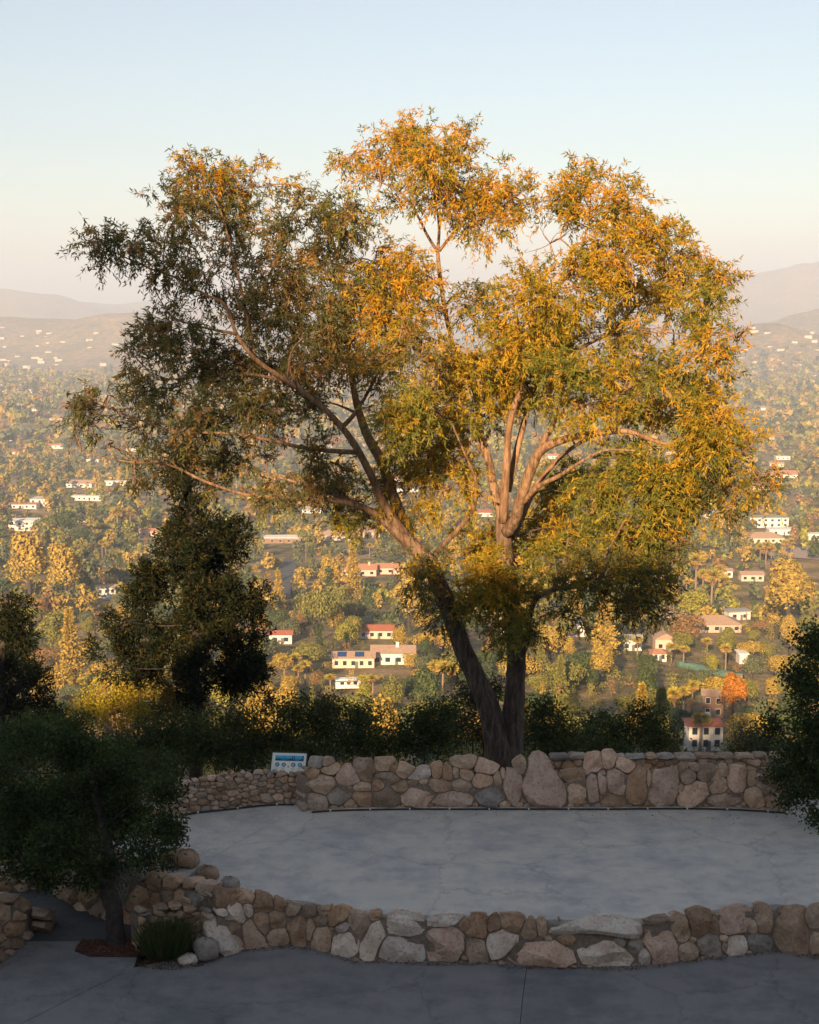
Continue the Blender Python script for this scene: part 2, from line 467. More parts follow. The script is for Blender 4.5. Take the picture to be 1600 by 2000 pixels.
def poly_in(poly):
    P = np.array(poly, float); x0, y0 = P[:, 0], P[:, 1]; x1, y1 = np.roll(x0, -1), np.roll(y0, -1)
    def f(x, y):
        cr = ((y0 > y) != (y1 > y)) & (x < (x1 - x0) * (y - y0) / (y1 - y0 + 1e-12) + x0)
        return bool(cr.sum() % 2)
    return f
def fill_seeds(seeds, outline, size, aspect, g, thr=1.25, tries=5000, pad=.75):
    ins = poly_in(outline); O = np.array(outline); seeds = list(seeds); nb = len(seeds); big = nb > 20
    for _ in range(tries):
        x = g.uniform(O[:, 0].min(), O[:, 0].max()); y = g.uniform(O[:, 1].min(), O[:, 1].max())
        if not ins(x, y): continue
        rx = size * g.uniform(.65, 1.4); ry = rx * aspect * g.uniform(.75, 1.3)
        ok = len(seeds) == 0 or not big or any(abs(s[0] - x) < 24 and s[1] < y - 5 for s in seeds[:nb])
        for s in seeds:
            a = math.radians(s[4]); dx, dy = x - s[0], y - s[1]
            u, v = dx*math.cos(a) + dy*math.sin(a), -dx*math.sin(a) + dy*math.cos(a)
            if (u/(s[2] + rx*pad))**2 + (v/(s[3] + ry*pad))**2 < 1: ok = False; break
        if ok: seeds.append((x, y, rx, ry, g.uniform(-20, 20), g.choice(list('tttoobbgp'))))
    return seeds
def build_wall(name, label, base, zb, outline, seeds, fill, batter, depth, K, gap, seed, cat='stone wall', core_h=.8, bulgek=.42, stone_name='stone', fill_aspect=.7, extra_back=0.0, fill_tries=4000, group=None):
    """base: (n,3) points of the face's foot. Stones traced in pixels are set on the battered face above it."""
    g = np.random.default_rng(seed)
    base = np.asarray(base, float)
    bpx = np.array([to_px(b)[0] for b in base])
    o = np.argsort(bpx); bpx = bpx[o]; base = base[o]
    root = empty(name, base.mean(0), label, cat, group)
    if fill: seeds = fill_seeds(seeds, outline, fill, fill_aspect, g, tries=fill_tries)
    ins = poly_in(outline)
    cells = star_cells(seeds, ins, K, gap)
    def onface(px, py):
        bx = np.interp(px, bpx, np.arange(len(bpx)))
        i = min(int(bx), len(base) - 2); t = bx - i
        b = base[i] * (1 - t) + base[i+1] * t
        tan = base[i+1] - base[i]; nn = np.array([tan[1], -tan[0], 0]); nn /= np.linalg.norm(nn)
        if nn[1] > 0: nn = -nn
        d = ray(px, py)
        # y = b.y + batter*(z - zb)
        k = (b[1] + batter * (CAM[2] - zb) - CAM[1]) / (d[1] - batter * d[2])
        return CAM + d * k, nn
    tops = {}
    for s, poly in zip(seeds, cells):
        pts = []; nn = None
        for px, py in poly:
            q, n1 = onface(px, py); pts.append(q)
        _, nn = onface(s[0], s[1])
        pts = np.array(pts)
        size = np.linalg.norm(pts - pts.mean(0), axis=1).mean()
        nrm = nn + np.array([0, 0, .18]); nrm /= np.linalg.norm(nrm)
        # order so faces look outward
        V, Fc, c = stone_mesh(pts, nrm, size * bulgek * g.uniform(.7, 1.25), max(depth, size * .6), g, 4 if K > 12 else 3, 7 if K > 12 else 3)
        if np.dot(np.cross(pts[1] - pts[0], pts[2] - pts[1]), nrm) < 0: pass
        else: Fc = [f[::-1] for f in Fc]
        Fc = [f[::-1] for f in Fc]
        st_ = mesh_obj(stone_name, V - c + 0, Fc, ROCK[s[5]], None, smooth=False)
        st_.parent = root; st_.location = (c - np.array(root.location)).tolist()
        for px, py in poly:
            kx = int(px // 12); tops[kx] = min(tops.get(kx, 9999), py)
    # mortar core behind the stones
    mb = MB(); rows = []
    for i in range(len(base)):
        b = base[i]
        tan = base[min(i+1, len(base)-1)] - base[max(i-1, 0)]; nn = np.array([tan[1], -tan[0], 0]); nn /= np.linalg.norm(nn)
        if nn[1] > 0: nn = -nn
        ks = [kx for kx in tops if abs(kx*12 + 6 - bpx[i]) < 30]
        if ks:
            ty = np.median([tops[kx] for kx in ks]); q, _ = onface(bpx[i], ty); h = max(.1, (q[2] - zb) * core_h)
        else: h = .3
        f0 = b - nn * .03; f0[2] = zb - .15
        f1 = b - nn * (.03) + np.array([0, batter * h, 0]); f1[2] = zb + h
        b1 = f1 - nn * (depth + extra_back); b0 = b1.copy(); b0[2] = zb - .15
        rows.append([f0, f1, b1, b0])
    V = np.array(rows).reshape(-1, 3); Fc = []
    for i in range(len(rows) - 1):
        for k in range(4):
            k2 = (k+1) % 4
            Fc.append((i*4+k, i*4+k2, (i+1)*4+k2, (i+1)*4+k))
    Fc += [(3, 2, 1, 0), tuple((len(rows)-1)*4 + k for k in range(4))]
    mesh_obj('mortar', V, Fc, M_mortar, root)
    return root
def zs(lst, ox, oy, k):
    return [(ox + a/k, oy + b/k, rx/k, ry/k, rot, c) for a, b, rx, ry, rot, c in lst]
# -- big boulder wall at the back of the stage
Z3 = [(180,150,55,38,-20,'g'),(237,152,38,25,0,'t'),(262,197,52,30,-8,'t'),(165,215,30,40,0,'o'),(225,285,75,65,20,'t'),(370,242,76,50,0,'p'),
      (185,388,62,52,0,'t'),(310,352,72,60,10,'g'),(452,300,52,30,0,'t'),(455,365,55,50,0,'o'),(385,405,45,32,0,'t'),(470,205,58,58,30,'b'),
      (590,168,52,48,-20,'t'),(640,182,30,25,0,'o'),(705,205,55,40,0,'t'),(625,248,78,36,30,'b'),(682,298,66,36,30,'b'),(550,295,34,34,0,'o'),
      (600,365,78,58,0,'b'),(800,225,78,30,-12,'w'),(905,207,34,42,0,'o'),(965,222,36,44,0,'o'),(785,348,105,66,-8,'p'),(925,290,78,40,0,'b'),
      (760,272,28,25,0,'b'),(1075,155,66,42,0,'t'),(1080,224,52,34,40,'t'),(1018,212,20,34,0,'t'),(1200,182,76,42,12,'p'),(1050,287,62,40,0,'t'),
      (1182,262,68,46,0,'t'),(1010,372,120,44,0,'p'),(1222,352,94,64,0,'g'),(1268,245,28,46,0,'t'),(1298,225,18,30,0,'t'),(1402,172,42,52,0,'t'),
      (1362,292,55,108,5,'p'),(1310,402,42,18,0,'t'),(1395,405,25,14,0,'t'),(95,410,28,22,0,'g')]
Z4 = [(160,215,78,45,10,'o'),(200,318,58,66,15,'t'),(292,142,54,62,0,'p'),(382,128,48,50,0,'p'),(476,160,58,40,20,'p'),(290,300,34,98,0,'p'),
      (346,262,28,68,0,'p'),(430,258,62,76,-10,'p'),(412,368,66,34,10,'o'),(545,292,64,102,8,'o'),(618,250,16,50,0,'t'),(702,288,88,116,24,'p'),
      (845,226,46,50,30,'t'),(942,212,56,46,0,'b'),(815,188,22,24,0,'b'),(885,182,40,20,0,'b'),(872,328,100,66,-35,'p'),(1020,272,58,66,0,'t'),
      (1052,202,28,36,0,'t'),(1122,246,64,76,0,'p'),(1210,246,30,42,0,'t'),(1050,362,110,40,-3,'t'),(1226,346,62,68,0,'t'),(1302,318,38,24,0,'b'),
      (1322,352,36,22,0,'t'),(1330,386,30,22,0,'t'),(1386,402,28,24,0,'t'),(1352,402,18,18,0,'t'),(800,300,20,30,0,'t')]
back_out = [(590,1590),(592,1545),(598,1505),(608,1478),(650,1478),(720,1480),(770,1478),(800,1495),(830,1495),(880,1478),(930,1474),(985,1498),(1010,1478),(1030,1468),(1062,1460),(1082,1478),(1092,1505),(1140,1500),(1145,1470),(1200,1462),(1210,1478),(1250,1492),(1290,1505),(1330,1490),(1380,1492),(1425,1492),(1478,1500),(1480,1525),(1495,1540),(1530,1555),(1536,1588),(1400,1581),(1100,1581),(900,1581),(700,1582)]
build_wall('boulder_wall', 'long rugged wall of big pink and grey boulders along the back of the stage', bb, 0, back_out, zs(Z3, 560, 1440, 3.077) + zs(Z4, 1060, 1440, 2.963) + [(1064,1524,40,55,0,'p',[(1038,1470),(1060,1463),(1074,1480),(1080,1505),(1104,1528),(1110,1552),(1108,1578),(1080,1580),(1045,1579),(1024,1562),(1019,1538),(1030,1508),(1034,1486)])], 6.0, .10, .45, 18, .2, 11, fill_tries=2500, stone_name='boulder', core_h=.62)
# -- low retaining wall in front of the stage
Z5 = [(255,80,52,50,0,'o'),(180,72,26,48,0,'g'),(140,85,28,46,0,'g'),(75,100,34,30,0,'t'),(305,148,42,66,-35,'w'),(358,142,28,36,0,'w'),(240,158,32,20,0,'w'),
      (250,268,76,104,-22,'w'),(440,112,52,56,30,'o'),(350,88,48,30,0,'t'),(515,112,34,44,0,'o'),(390,275,50,80,-12,'t'),(430,205,40,66,0,'o'),
      (515,278,56,46,0,'t'),(500,190,42,48,0,'b'),(608,240,54,76,15,'o'),(660,235,22,62,0,'t'),(712,196,40,26,0,'b'),(725,295,46,62,0,'t'),
      (800,172,50,56,20,'o'),(835,300,70,82,0,'w'),(822,235,34,44,0,'w'),(905,215,50,78,-20,'t'),(985,172,32,26,0,'o'),(968,290,46,122,25,'w'),
      (1130,216,92,66,10,'w'),(1120,335,122,70,0,'w'),(1320,196,98,30,-10,'w'),(1320,312,104,90,5,'p'),(1482,236,54,66,-35,'o'),
      (1482,335,56,76,-15,'t'),(1425,215,30,30,0,'o'),(1560,222,40,36,0,'o')]
Z6 = [(100,212,56,46,0,'o'),(186,246,42,44,0,'o'),(45,305,88,74,-10,'w'),(332,194,42,22,0,'b'),(245,232,25,42,0,'t'),(245,358,198,64,0,'p'),
      (550,345,160,78,8,'w'),(370,285,42,36,0,'o'),(626,306,38,28,30,'g'),(700,326,42,36,0,'g'),(750,372,32,44,0,'w'),
      (835,310,80,108,0,'p'),(800,190,62,30,0,'b'),(925,242,46,68,-15,'t'),(1020,205,56,84,0,'o'),(960,345,50,42,0,'t'),(1065,312,58,62,0,'g'),
      (1090,225,22,52,0,'b'),(1190,200,82,80,-10,'p'),(1276,226,28,36,0,'t'),(1330,200,42,74,0,'b'),(1205,312,56,56,0,'w'),(1310,302,72,46,0,'g'),
      (1470,242,98,124,25,'b'),(1572,185,62,62,0,'t'),(1592,292,42,56,0,'t'),(1142,325,16,22,0,'t'),(1700,230,80,90,0,'t'),(1840,240,80,90,0,'g')]
front_out = [(420,1880),(400,1830),(405,1770),(430,1735),(470,1738),(520,1742),(560,1760),(580,1764),(630,1768),(660,1766),(690,1780),(730,1782),(760,1775),(800,1778),(840,1788),(900,1782),(930,1782),(1000,1784),(1060,1790),(1090,1800),(1130,1790),(1190,1786),(1250,1795),(1290,1790),(1350,1775),(1370,1768),(1400,1778),(1450,1765),(1490,1762),(1530,1768),(1600,1765),(1720,1770),(1800,1790),(1800,1890),(1700,1886),(1600,1876),(1520,1860),(1400,1874),(1290,1890),(1130,1894),(1000,1890),(700,1884),(600,1856),(540,1852),(470,1862)]
build_wall('retaining_wall', 'low wall of fitted pale and ochre boulders holding the front edge of the stage', fb, ZL, front_out, zs(Z5, 340, 1720, 2.5) + zs(Z6, 960, 1720, 2.5) + [(600,1782,22,13,0,'b'),(632,1776,14,11,0,'t'),(575,1776,16,14,0,'t'),(1165,1810,90,22,0,'w',[(1068,1826),(1075,1814),(1110,1803),(1140,1795),(1185,1787),(1225,1791),(1257,1802),(1259,1836),(1225,1832),(1180,1824),(1130,1822),(1095,1827)])], 7.5, .12, .38, 18, .2, 12, fill_tries=2500, stone_name='boulder', core_h=.85, bulgek=.40)
# -- small-stone walls
left_out = [(280,1608),(300,1548),(345,1530),(385,1522),(430,1512),(480,1507),(520,1504),(560,1508),(604,1508),(604,1584),(575,1574),(545,1573),(500,1577),(450,1583),(400,1588),(352,1595)]
build_wall('rubble_wall', 'curved wall of small brown rubble stones below the information panel', lb, 0, left_out, [], 9.0, .08, .3, 9, .35, 13, fill_aspect=.62, fill_tries=14000)
rb = np.array([at_y(px, 1535, 38.6) for px in (1075,1150,1250,1350,1450,1520)]); zrb = float(rb[:, 2].mean()); rb[:, 2] = zrb
right_out = [(1070,1540),(1075,1487),(1150,1483),(1250,1480),(1400,1477),(1500,1482),(1520,1540)]
rw = build_wall('rubble_wall', 'low straight rubble wall with flat cap behind the right end of the boulder wall', rb, zrb, right_out, [], 10.5, .05, .3, 9, .35, 14, fill_aspect=.85, fill_tries=9000, core_h=.9)
capv = []
for b in rb[[0, -1]]:
    q = at_y(to_px(b)[0], 1479, b[1]); capv.append(q)
gc = np.random.default_rng(77); xc = capv[0][0]
while xc < capv[1][0]:
    wc = gc.uniform(.3, .62); zc_ = capv[0][2] + gc.uniform(-.02, .03)
    P = np.array([(xc, rb[0][1] + .4, zc_), (xc + wc*.5, rb[0][1] + gc.uniform(.38, .44), zc_), (xc + wc, rb[0][1] + .4, zc_), (xc + wc, rb[0][1] - gc.uniform(.02, .08), zc_), (xc + wc*.45, rb[0][1] - gc.uniform(.0, .1), zc_), (xc + .01, rb[0][1] - gc.uniform(.02, .08), zc_)])
    V, Fc, c = stone_mesh(P, np.array([0, 0, 1.0]), .05, .07, gc, 3, 2)
    mesh_obj('cap_stone', V, [f[::-1] for f in Fc], ROCK[gc.choice(list('btg'))], rw); xc += wc + .02
r2 = np.array([at_z(a, b, 0) for a, b in [(1478,1562),(1520,1560),(1560,1556),(1592,1550),(1640,1540)]])
build_wall('rubble_wall', 'short brown stone wall under the dark bush at the right edge', r2, 0, [(1475,1566),(1480,1515),(1540,1512),(1600,1505),(1645,1500),(1645,1545),(1592,1554),(1520,1563)], [], 13, .08, .3, 9, .4, 15, fill_aspect=.8, fill_tries=3000)
p1 = np.array([at_z(a, b, ZL) for a, b in [(268,1858),(300,1850),(350,1844),(425,1836)]])
build_wall('planter_wall', 'dark stacked ledge-stone wall behind the grass clump', p1, ZL, [(266,1862),(272,1776),(330,1768),(420,1772),(428,1838),(350,1848)], [], 15, .06, .4, 9, .5, 16, fill_aspect=.5, fill_tries=4000)
build_wall('retaining_wall', 'grey upright-stone wall behind the oak trunk, left edge of the stage', p2, ZL, [(98,1750),(110,1640),(170,1648),(230,1672),(280,1700),(340,1712),(400,1722),(455,1738),(460,1860),(440,1866),(400,1846),(340,1824),(270,1810),(200,1799),(150,1779)], [], 17, .14, .4, 10, .6, 17, fill_aspect=1.2, fill_tries=5000)
p3 = np.array([at_z(a, b, ZL) for a, b in [(-40,1915),(8,1876),(40,1850),(62,1828),(74,1805)]])
build_wall('rubble_wall', 'rounded stone wall end at the far left beside the path', p3, ZL, [(-40,1920),(-40,1745),(10,1740),(45,1748),(66,1770),(78,1806),(62,1832),(40,1856),(8,1882)], [], 15, .2, .4, 10, .5, 18, fill_aspect=.85, fill_tries=4000)
p4 = np.array([at_z(a, b, ZL) for a, b in [(-40,1745),(30,1742),(104,1732)]])
build_wall('rubble_wall', 'dim low stone wall across the far end of the path', p4, ZL, [(-40,1750),(-40,1696),(40,1692),(106,1690),(106,1736)], [], 13, .05, .35, 9, .5, 19, fill_aspect=.7, fill_tries=2500)
# loose boulders
def loose(px, py, z, rx, ry, col, label, seed, name='boulder'):
    g = np.random.default_rng(seed); c = at_z(px, py, z); s = mpp(c); rx *= s; ry *= s
    nth, nph = 16, 9; V = []
    for i in range(nph + 1):
        ph = math.pi * i / nph
        for k in range(nth):
            th = 2*math.pi*k/nth
            V.append((rx*math.sin(ph)*math.cos(th), rx*.85*math.sin(ph)*math.sin(th), ry*math.cos(ph)))
    V = np.array(V)
    for _ in range(9):
        d = g.normal(size=3); d /= np.linalg.norm(d); h = V @ d; lim = h.max() * g.uniform(.7, .9)
        V -= np.outer(np.clip(h - lim, 0, None), d)
    V += g.normal(size=V.shape) * .012
    V[:, 2] -= V[:, 2].min() + .05
    Fc = [(i*nth+k, i*nth+(k+1) % nth, (i+1)*nth+(k+1) % nth, (i+1)*nth+k) for i in range(nph) for k in range(nth)]
    c[1] += rx * .8
    o = mesh_obj(name, V + c, [f[::-1] for f in Fc], ROCK[col], None, True, origin=c)
    tag(o, label, 'boulder')
loose(399, 1884, ZL, 29, 27, 'g', 'round grey boulder sitting beside the grass clump', 1)
loose(366, 1890, ZL, 23, 11, 'w', 'small flat pale stone in front of the round grey boulder', 2)
loose(360, 1700, 0, 30, 20, 'o', 'long reddish brown boulder on the left rim of the stage', 3)
loose(318, 1694, 0, 15, 19, 'o', 'upright brown boulder left of the long reddish one', 4)
loose(292, 1704, 0, 18, 20, 'b', 'brown boulder under the oak foliage on the stage rim', 5)
loose(402, 1724, 0, 24, 17, 'b', 'low brown boulder at the corner of the stage rim', 7)
loose(448, 1742, 0, 20, 15, 'g', 'grey stone where the stage rim meets the front wall', 8)
loose(342, 1672, 0, 11, 10, 'o', 'small orange stone behind the long reddish boulder', 6)

# ------------------------------------------------------------------ foliage builders
def nz(v): return v / (np.linalg.norm(v, axis=-1, keepdims=True) + 1e-9)
def leaves(C, D, N, L, W, col):
    """diamond leaves: base C, along D, width across N x D"""
    D = nz(D); B = nz(np.cross(D, N)); n = len(C)
    L = np.broadcast_to(L, n)[:, None]; W = np.broadcast_to(W, n)[:, None]
    nn = nz(np.cross(B, D))
    v = np.empty((n, 4, 3)); v[:, 0] = C; v[:, 1] = C + D*L*.45 + B*W*.5 + nn*L*.04; v[:, 2] = C + D*L; v[:, 3] = C + D*L*.45 - B*W*.5 + nn*L*.04
    f = np.arange(n*4).reshape(n, 4)
    return v.reshape(-1, 3), f, np.repeat(col, 4, 0)
class Fol:
    def __init__(s): s.v = []; s.f = []; s.c = []; s.n = 0
    def add(s, v, f, c):
        s.v.append(v); s.f.append(f + s.n); s.c.append(c); s.n += len(v)
    def obj(s, name, mat, parent=None):
        return mesh_obj(name, np.vstack(s.v), np.vstack(s.f), mat, parent, cols=np.vstack(s.c))
def lump(g, k=5, L=1.0):
    W = g.normal(size=(k, 3)) / L; P = g.uniform(0, 6.28, k)
    return lambda p: np.sin(p @ W.T + P).sum(1) / k
def palette(g, n, cols, w=None, var=.25):
    cols = np.array(cols); i = g.choice(len(cols), n, p=w)
    return cols[i] * g.uniform(1 - var, 1 + var, (n, 1))
def ell_points(g, n, c, r, shell=.45):
    d = nz(g.normal(size=(n, 3))); q = g.uniform(0, 1, n) ** shell
    return c + d * q[:, None] * r, d

# ------------------------------------------------------------------ the gum tree
TY0 = 37.0
base = at_y(985, 1506, TY0)
gum = empty('gum_tree', (base[0], base[1], base[2] - .6), 'tall spreading gum tree with forked dark trunk and golden orange crown', 'tree')
def limb(pts, dy0, dy1, rad=None):
    n = len(pts); out = []; rr = []
    for i, (a, b, r) in enumerate(pts):
        p = at_y(a, b, TY0 + dy0 + (dy1 - dy0) * i / (n - 1)); out.append(p); rr.append(r * mpp(p) * (.56 if r < 40 else .54))
    return np.array(out), np.array(rr)
LIMBS = [
 ('trunk', [(976,1525,56),(974,1465,48),(960,1403,41),(932,1330,35),(903,1262,33),(868,1168,31),(835,1095,29),(800,1060,26),(762,1026,20)], 0, -.4),
 ('trunk', [(996,1525,56),(997,1465,48),(1002,1400,40),(1006,1330,34),(1010,1270,33),(1002,1200,31),(992,1130,29),(985,1060,28),(982,1010,26)], .1, .2),
 ('limb', [(800,1060,22),(750,985,15),(728,935,14),(700,880,13),(668,835,12),(622,788,10),(560,744,9),(500,702,8),(462,652,7),(440,596,6),(398,574,5),(350,545,4),(292,524,3),(212,488,2)], -.3, -2.2),
 ('limb', [(800,1055,22),(765,960,20),(745,900,18),(715,845,16),(693,770,12),(682,690,10),(676,620,9),(668,560,7),(655,490,5),(640,420,3)], 0, 1.6),
 ('limb', [(770,1035,17),(735,1005,14),(690,985,11),(640,976,9),(560,972,8),(480,966,6),(400,940,5),(330,908,4),(250,902,3),(160,882,1.5)], -.4, -2.6),
 ('limb', [(700,985,9),(640,960,8),(590,945,6),(520,925,4),(440,900,3),(380,880,2)], -.4, .8),
 ('limb', [(704,884,10),(640,880,8),(580,872,7),(520,858,6),(440,846,5),(340,842,4),(260,815,3),(180,785,2)], -.6, -3),
 ('limb', [(668,835,9),(690,812,8),(712,778,6),(735,735,5),(760,690,4),(800,640,3)], -.5, -1.8),
 ('limb', [(462,652,6),(400,640,4),(340,620,3),(310,580,2),(300,560,1.5)], -1.5, -3),
 ('limb', [(560,744,7),(480,730,5),(400,735,4),(330,740,2.5),(280,720,2)], -1, .5),
 ('limb', [(500,702,6),(470,560,5),(450,480,4),(430,410,3),(400,360,2)], -1, 0),
 ('limb', [(500,600,4),(540,500,4),(545,440,3),(580,410,2.5),(600,385,2)], 0, .8),
 ('limb', [(840,1095,11),(868,1062,10),(905,1022,9),(926,988,8),(930,940,6),(905,880,4),(880,820,3)], 0, -2),
 ('limb', [(982,1015,19),(966,960,17),(955,900,15),(941,860,13),(934,800,11),(920,740,9),(890,690,8),(872,620,8),(860,545,8),(855,492,7)], .2, 1.5),
 ('limb', [(855,492,6),(834,458,5),(818,425,4.5),(790,382,3.5),(745,356,3),(700,335,2)], 1.5, .5),
 ('limb', [(855,492,6),(858,445,5),(852,400,4),(846,350,3),(835,300,2)], 1.5, 2),
 ('limb', [(858,490,6),(880,462,5),(905,432,4),(950,412,3),(990,402,2)], 1.5, 1),
 ('limb', [(835,460,4),(808,400,3),(802,350,2.5),(780,320,2)], 1.4, 2),
 ('limb', [(984,1020,18),(986,950,16),(991,890,14),(993,845,12),(1004,795,11),(1020,755,9),(1030,700,8),(1052,640,7),(1092,560,6),(1130,500,5),(1150,430,3),(1155,370,2)], 0, -.8),
 ('limb', [(992,960,13),(1008,890,12),(1020,840,11),(1036,780,9),(1060,720,8),(1110,690,6),(1190,650,5),(1250,590,4),(1300,540,3),(1380,540,2)], .4, 2.2),
 ('limb', [(990,1040,24),(1006,1015,21),(1016,978,20),(1036,920,19),(1056,880,18),(1092,862,14),(1140,850,12),(1222,842,10),(1270,858,8),(1330,876,6),(1400,890,4)], 0, -3.2),
 ('limb', [(1056,880,13),(1064,856,12),(1078,834,10),(1090,800,5),(1100,760,3)], -1.2, -1.6),
 ('limb', [(1130,852,9),(1180,795,8),(1230,755,7),(1280,712,6),(1330,665,4),(1400,650,3),(1440,660,2)], -1.8, -2.6),
 ('limb', [(1130,852,5),(1142,826,5),(1148,815,4)], -1.8, -1.9),
 ('limb', [(1020,985,10),(1052,950,9),(1092,930,8),(1130,905,6),(1180,880,4),(1240,880,3)], -.6, -3.4),
 ('limb', [(1000,1050,16),(1022,1000,14),(1042,958,12),(1070,920,9),(1110,880,7),(1180,840,5),(1280,800,4),(1350,780,3)], .4, 2.6),
 ('limb', [(1012,1290,15),(1030,1252,12),(1034,1212,10),(1046,1172,9),(1080,1152,9),(1130,1141,8),(1165,1116,7),(1190,1072,5),(1230,1000,4),(1260,960,3)], -.3, -2.2),
 ('limb', [(1130,1141,5),(1172,1150,4),(1220,1180,3),(1290,1206,2)], -1.2, -1.5),
 ('limb', [(1080,1152,6),(1095,1118,6),(1104,1085,4),(1110,1050,3)], -.8, -1.4),
 ('limb', [(915,1285,7),(905,1230,6),(900,1200,5),(940,1165,4),(970,1140,3)], -.4, -1),
]
limb_pts = []
for i, (nm, pts, a, b) in enumerate(LIMBS):
    P, r = limb(pts, a, b)
    V, Fc = tube(P, r, 14 if nm == 'trunk' else 8, 6 if nm == 'trunk' else 4, .09 if nm == 'trunk' else .05, seed=i)
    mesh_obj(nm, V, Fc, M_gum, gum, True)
    Q, qr = crom(P, r, 4)
    limb_pts.append(np.hstack([Q, qr[:, None]]))
limb_pts = np.vstack(limb_pts[2:])
LPX = np.array([to_px(q[:3]) for q in limb_pts])
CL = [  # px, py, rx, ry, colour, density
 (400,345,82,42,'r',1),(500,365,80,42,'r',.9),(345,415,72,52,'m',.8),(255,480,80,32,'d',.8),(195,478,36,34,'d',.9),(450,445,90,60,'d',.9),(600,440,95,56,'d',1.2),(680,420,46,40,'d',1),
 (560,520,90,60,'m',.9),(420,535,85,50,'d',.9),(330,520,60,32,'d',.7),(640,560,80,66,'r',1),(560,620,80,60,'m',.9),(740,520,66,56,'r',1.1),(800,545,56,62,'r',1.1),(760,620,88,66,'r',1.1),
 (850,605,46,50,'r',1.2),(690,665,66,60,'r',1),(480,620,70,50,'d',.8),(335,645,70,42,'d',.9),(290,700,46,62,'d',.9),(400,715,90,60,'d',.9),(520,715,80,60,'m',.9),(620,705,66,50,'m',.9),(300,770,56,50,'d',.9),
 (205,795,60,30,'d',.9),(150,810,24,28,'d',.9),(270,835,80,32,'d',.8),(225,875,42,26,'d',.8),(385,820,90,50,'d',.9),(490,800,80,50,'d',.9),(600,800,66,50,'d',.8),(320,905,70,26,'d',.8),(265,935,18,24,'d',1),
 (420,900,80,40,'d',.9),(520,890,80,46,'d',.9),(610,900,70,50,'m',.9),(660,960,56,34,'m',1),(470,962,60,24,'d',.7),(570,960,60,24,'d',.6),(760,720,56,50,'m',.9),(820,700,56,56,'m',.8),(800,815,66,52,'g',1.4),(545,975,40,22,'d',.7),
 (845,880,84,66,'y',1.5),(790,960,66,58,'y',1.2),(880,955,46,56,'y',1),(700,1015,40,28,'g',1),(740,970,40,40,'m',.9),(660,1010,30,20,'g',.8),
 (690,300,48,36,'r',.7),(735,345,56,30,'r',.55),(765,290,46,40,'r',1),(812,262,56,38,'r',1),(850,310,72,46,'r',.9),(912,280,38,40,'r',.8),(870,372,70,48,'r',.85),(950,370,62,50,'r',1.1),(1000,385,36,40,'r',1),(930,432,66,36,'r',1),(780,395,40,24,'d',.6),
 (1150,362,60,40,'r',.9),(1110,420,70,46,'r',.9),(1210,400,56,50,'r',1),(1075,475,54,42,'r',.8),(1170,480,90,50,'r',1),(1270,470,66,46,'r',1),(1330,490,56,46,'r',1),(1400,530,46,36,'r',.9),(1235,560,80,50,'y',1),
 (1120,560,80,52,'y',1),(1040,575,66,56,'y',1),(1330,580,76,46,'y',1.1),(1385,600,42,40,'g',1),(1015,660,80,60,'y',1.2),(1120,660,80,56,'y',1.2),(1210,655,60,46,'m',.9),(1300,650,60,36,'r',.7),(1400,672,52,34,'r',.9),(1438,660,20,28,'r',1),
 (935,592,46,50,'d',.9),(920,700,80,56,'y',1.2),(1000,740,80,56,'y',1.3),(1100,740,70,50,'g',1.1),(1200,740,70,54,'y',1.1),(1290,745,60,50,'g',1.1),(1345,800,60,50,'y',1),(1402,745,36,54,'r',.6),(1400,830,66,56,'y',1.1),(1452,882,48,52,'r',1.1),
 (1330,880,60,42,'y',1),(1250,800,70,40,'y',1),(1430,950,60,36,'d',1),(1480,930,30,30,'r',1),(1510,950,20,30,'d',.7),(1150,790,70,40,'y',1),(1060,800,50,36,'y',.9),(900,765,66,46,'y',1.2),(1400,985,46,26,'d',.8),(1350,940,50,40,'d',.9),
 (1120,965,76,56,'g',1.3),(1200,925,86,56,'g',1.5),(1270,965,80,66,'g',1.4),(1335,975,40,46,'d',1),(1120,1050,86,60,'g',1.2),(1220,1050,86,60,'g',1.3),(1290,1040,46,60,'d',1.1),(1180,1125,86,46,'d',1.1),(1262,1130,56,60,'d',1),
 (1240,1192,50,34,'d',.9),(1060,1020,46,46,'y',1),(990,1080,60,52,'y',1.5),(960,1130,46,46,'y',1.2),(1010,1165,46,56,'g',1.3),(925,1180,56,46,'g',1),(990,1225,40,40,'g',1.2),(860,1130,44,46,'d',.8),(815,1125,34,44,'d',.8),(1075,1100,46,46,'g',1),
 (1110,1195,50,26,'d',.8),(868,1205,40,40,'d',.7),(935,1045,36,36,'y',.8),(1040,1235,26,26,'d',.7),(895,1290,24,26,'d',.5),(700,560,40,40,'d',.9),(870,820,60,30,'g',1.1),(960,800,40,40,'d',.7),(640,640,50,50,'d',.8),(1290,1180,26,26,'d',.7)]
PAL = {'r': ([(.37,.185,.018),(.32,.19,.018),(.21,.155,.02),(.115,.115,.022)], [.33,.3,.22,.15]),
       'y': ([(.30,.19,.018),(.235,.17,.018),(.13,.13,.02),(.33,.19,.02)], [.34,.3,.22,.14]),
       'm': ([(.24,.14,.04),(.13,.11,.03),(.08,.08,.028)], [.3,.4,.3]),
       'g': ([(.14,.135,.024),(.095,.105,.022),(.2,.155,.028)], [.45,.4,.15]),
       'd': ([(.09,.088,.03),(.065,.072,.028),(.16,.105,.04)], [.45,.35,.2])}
fol = Fol(); tw = MB(); tv_, tf_ = [], []
g = np.random.default_rng(21)
def addtube(store, V, Fc):
    n = sum(len(a) for a in store[0]); store[0].append(np.asarray(V)); store[1].extend([tuple(i + n for i in f) for f in Fc])
tstore = ([], [])
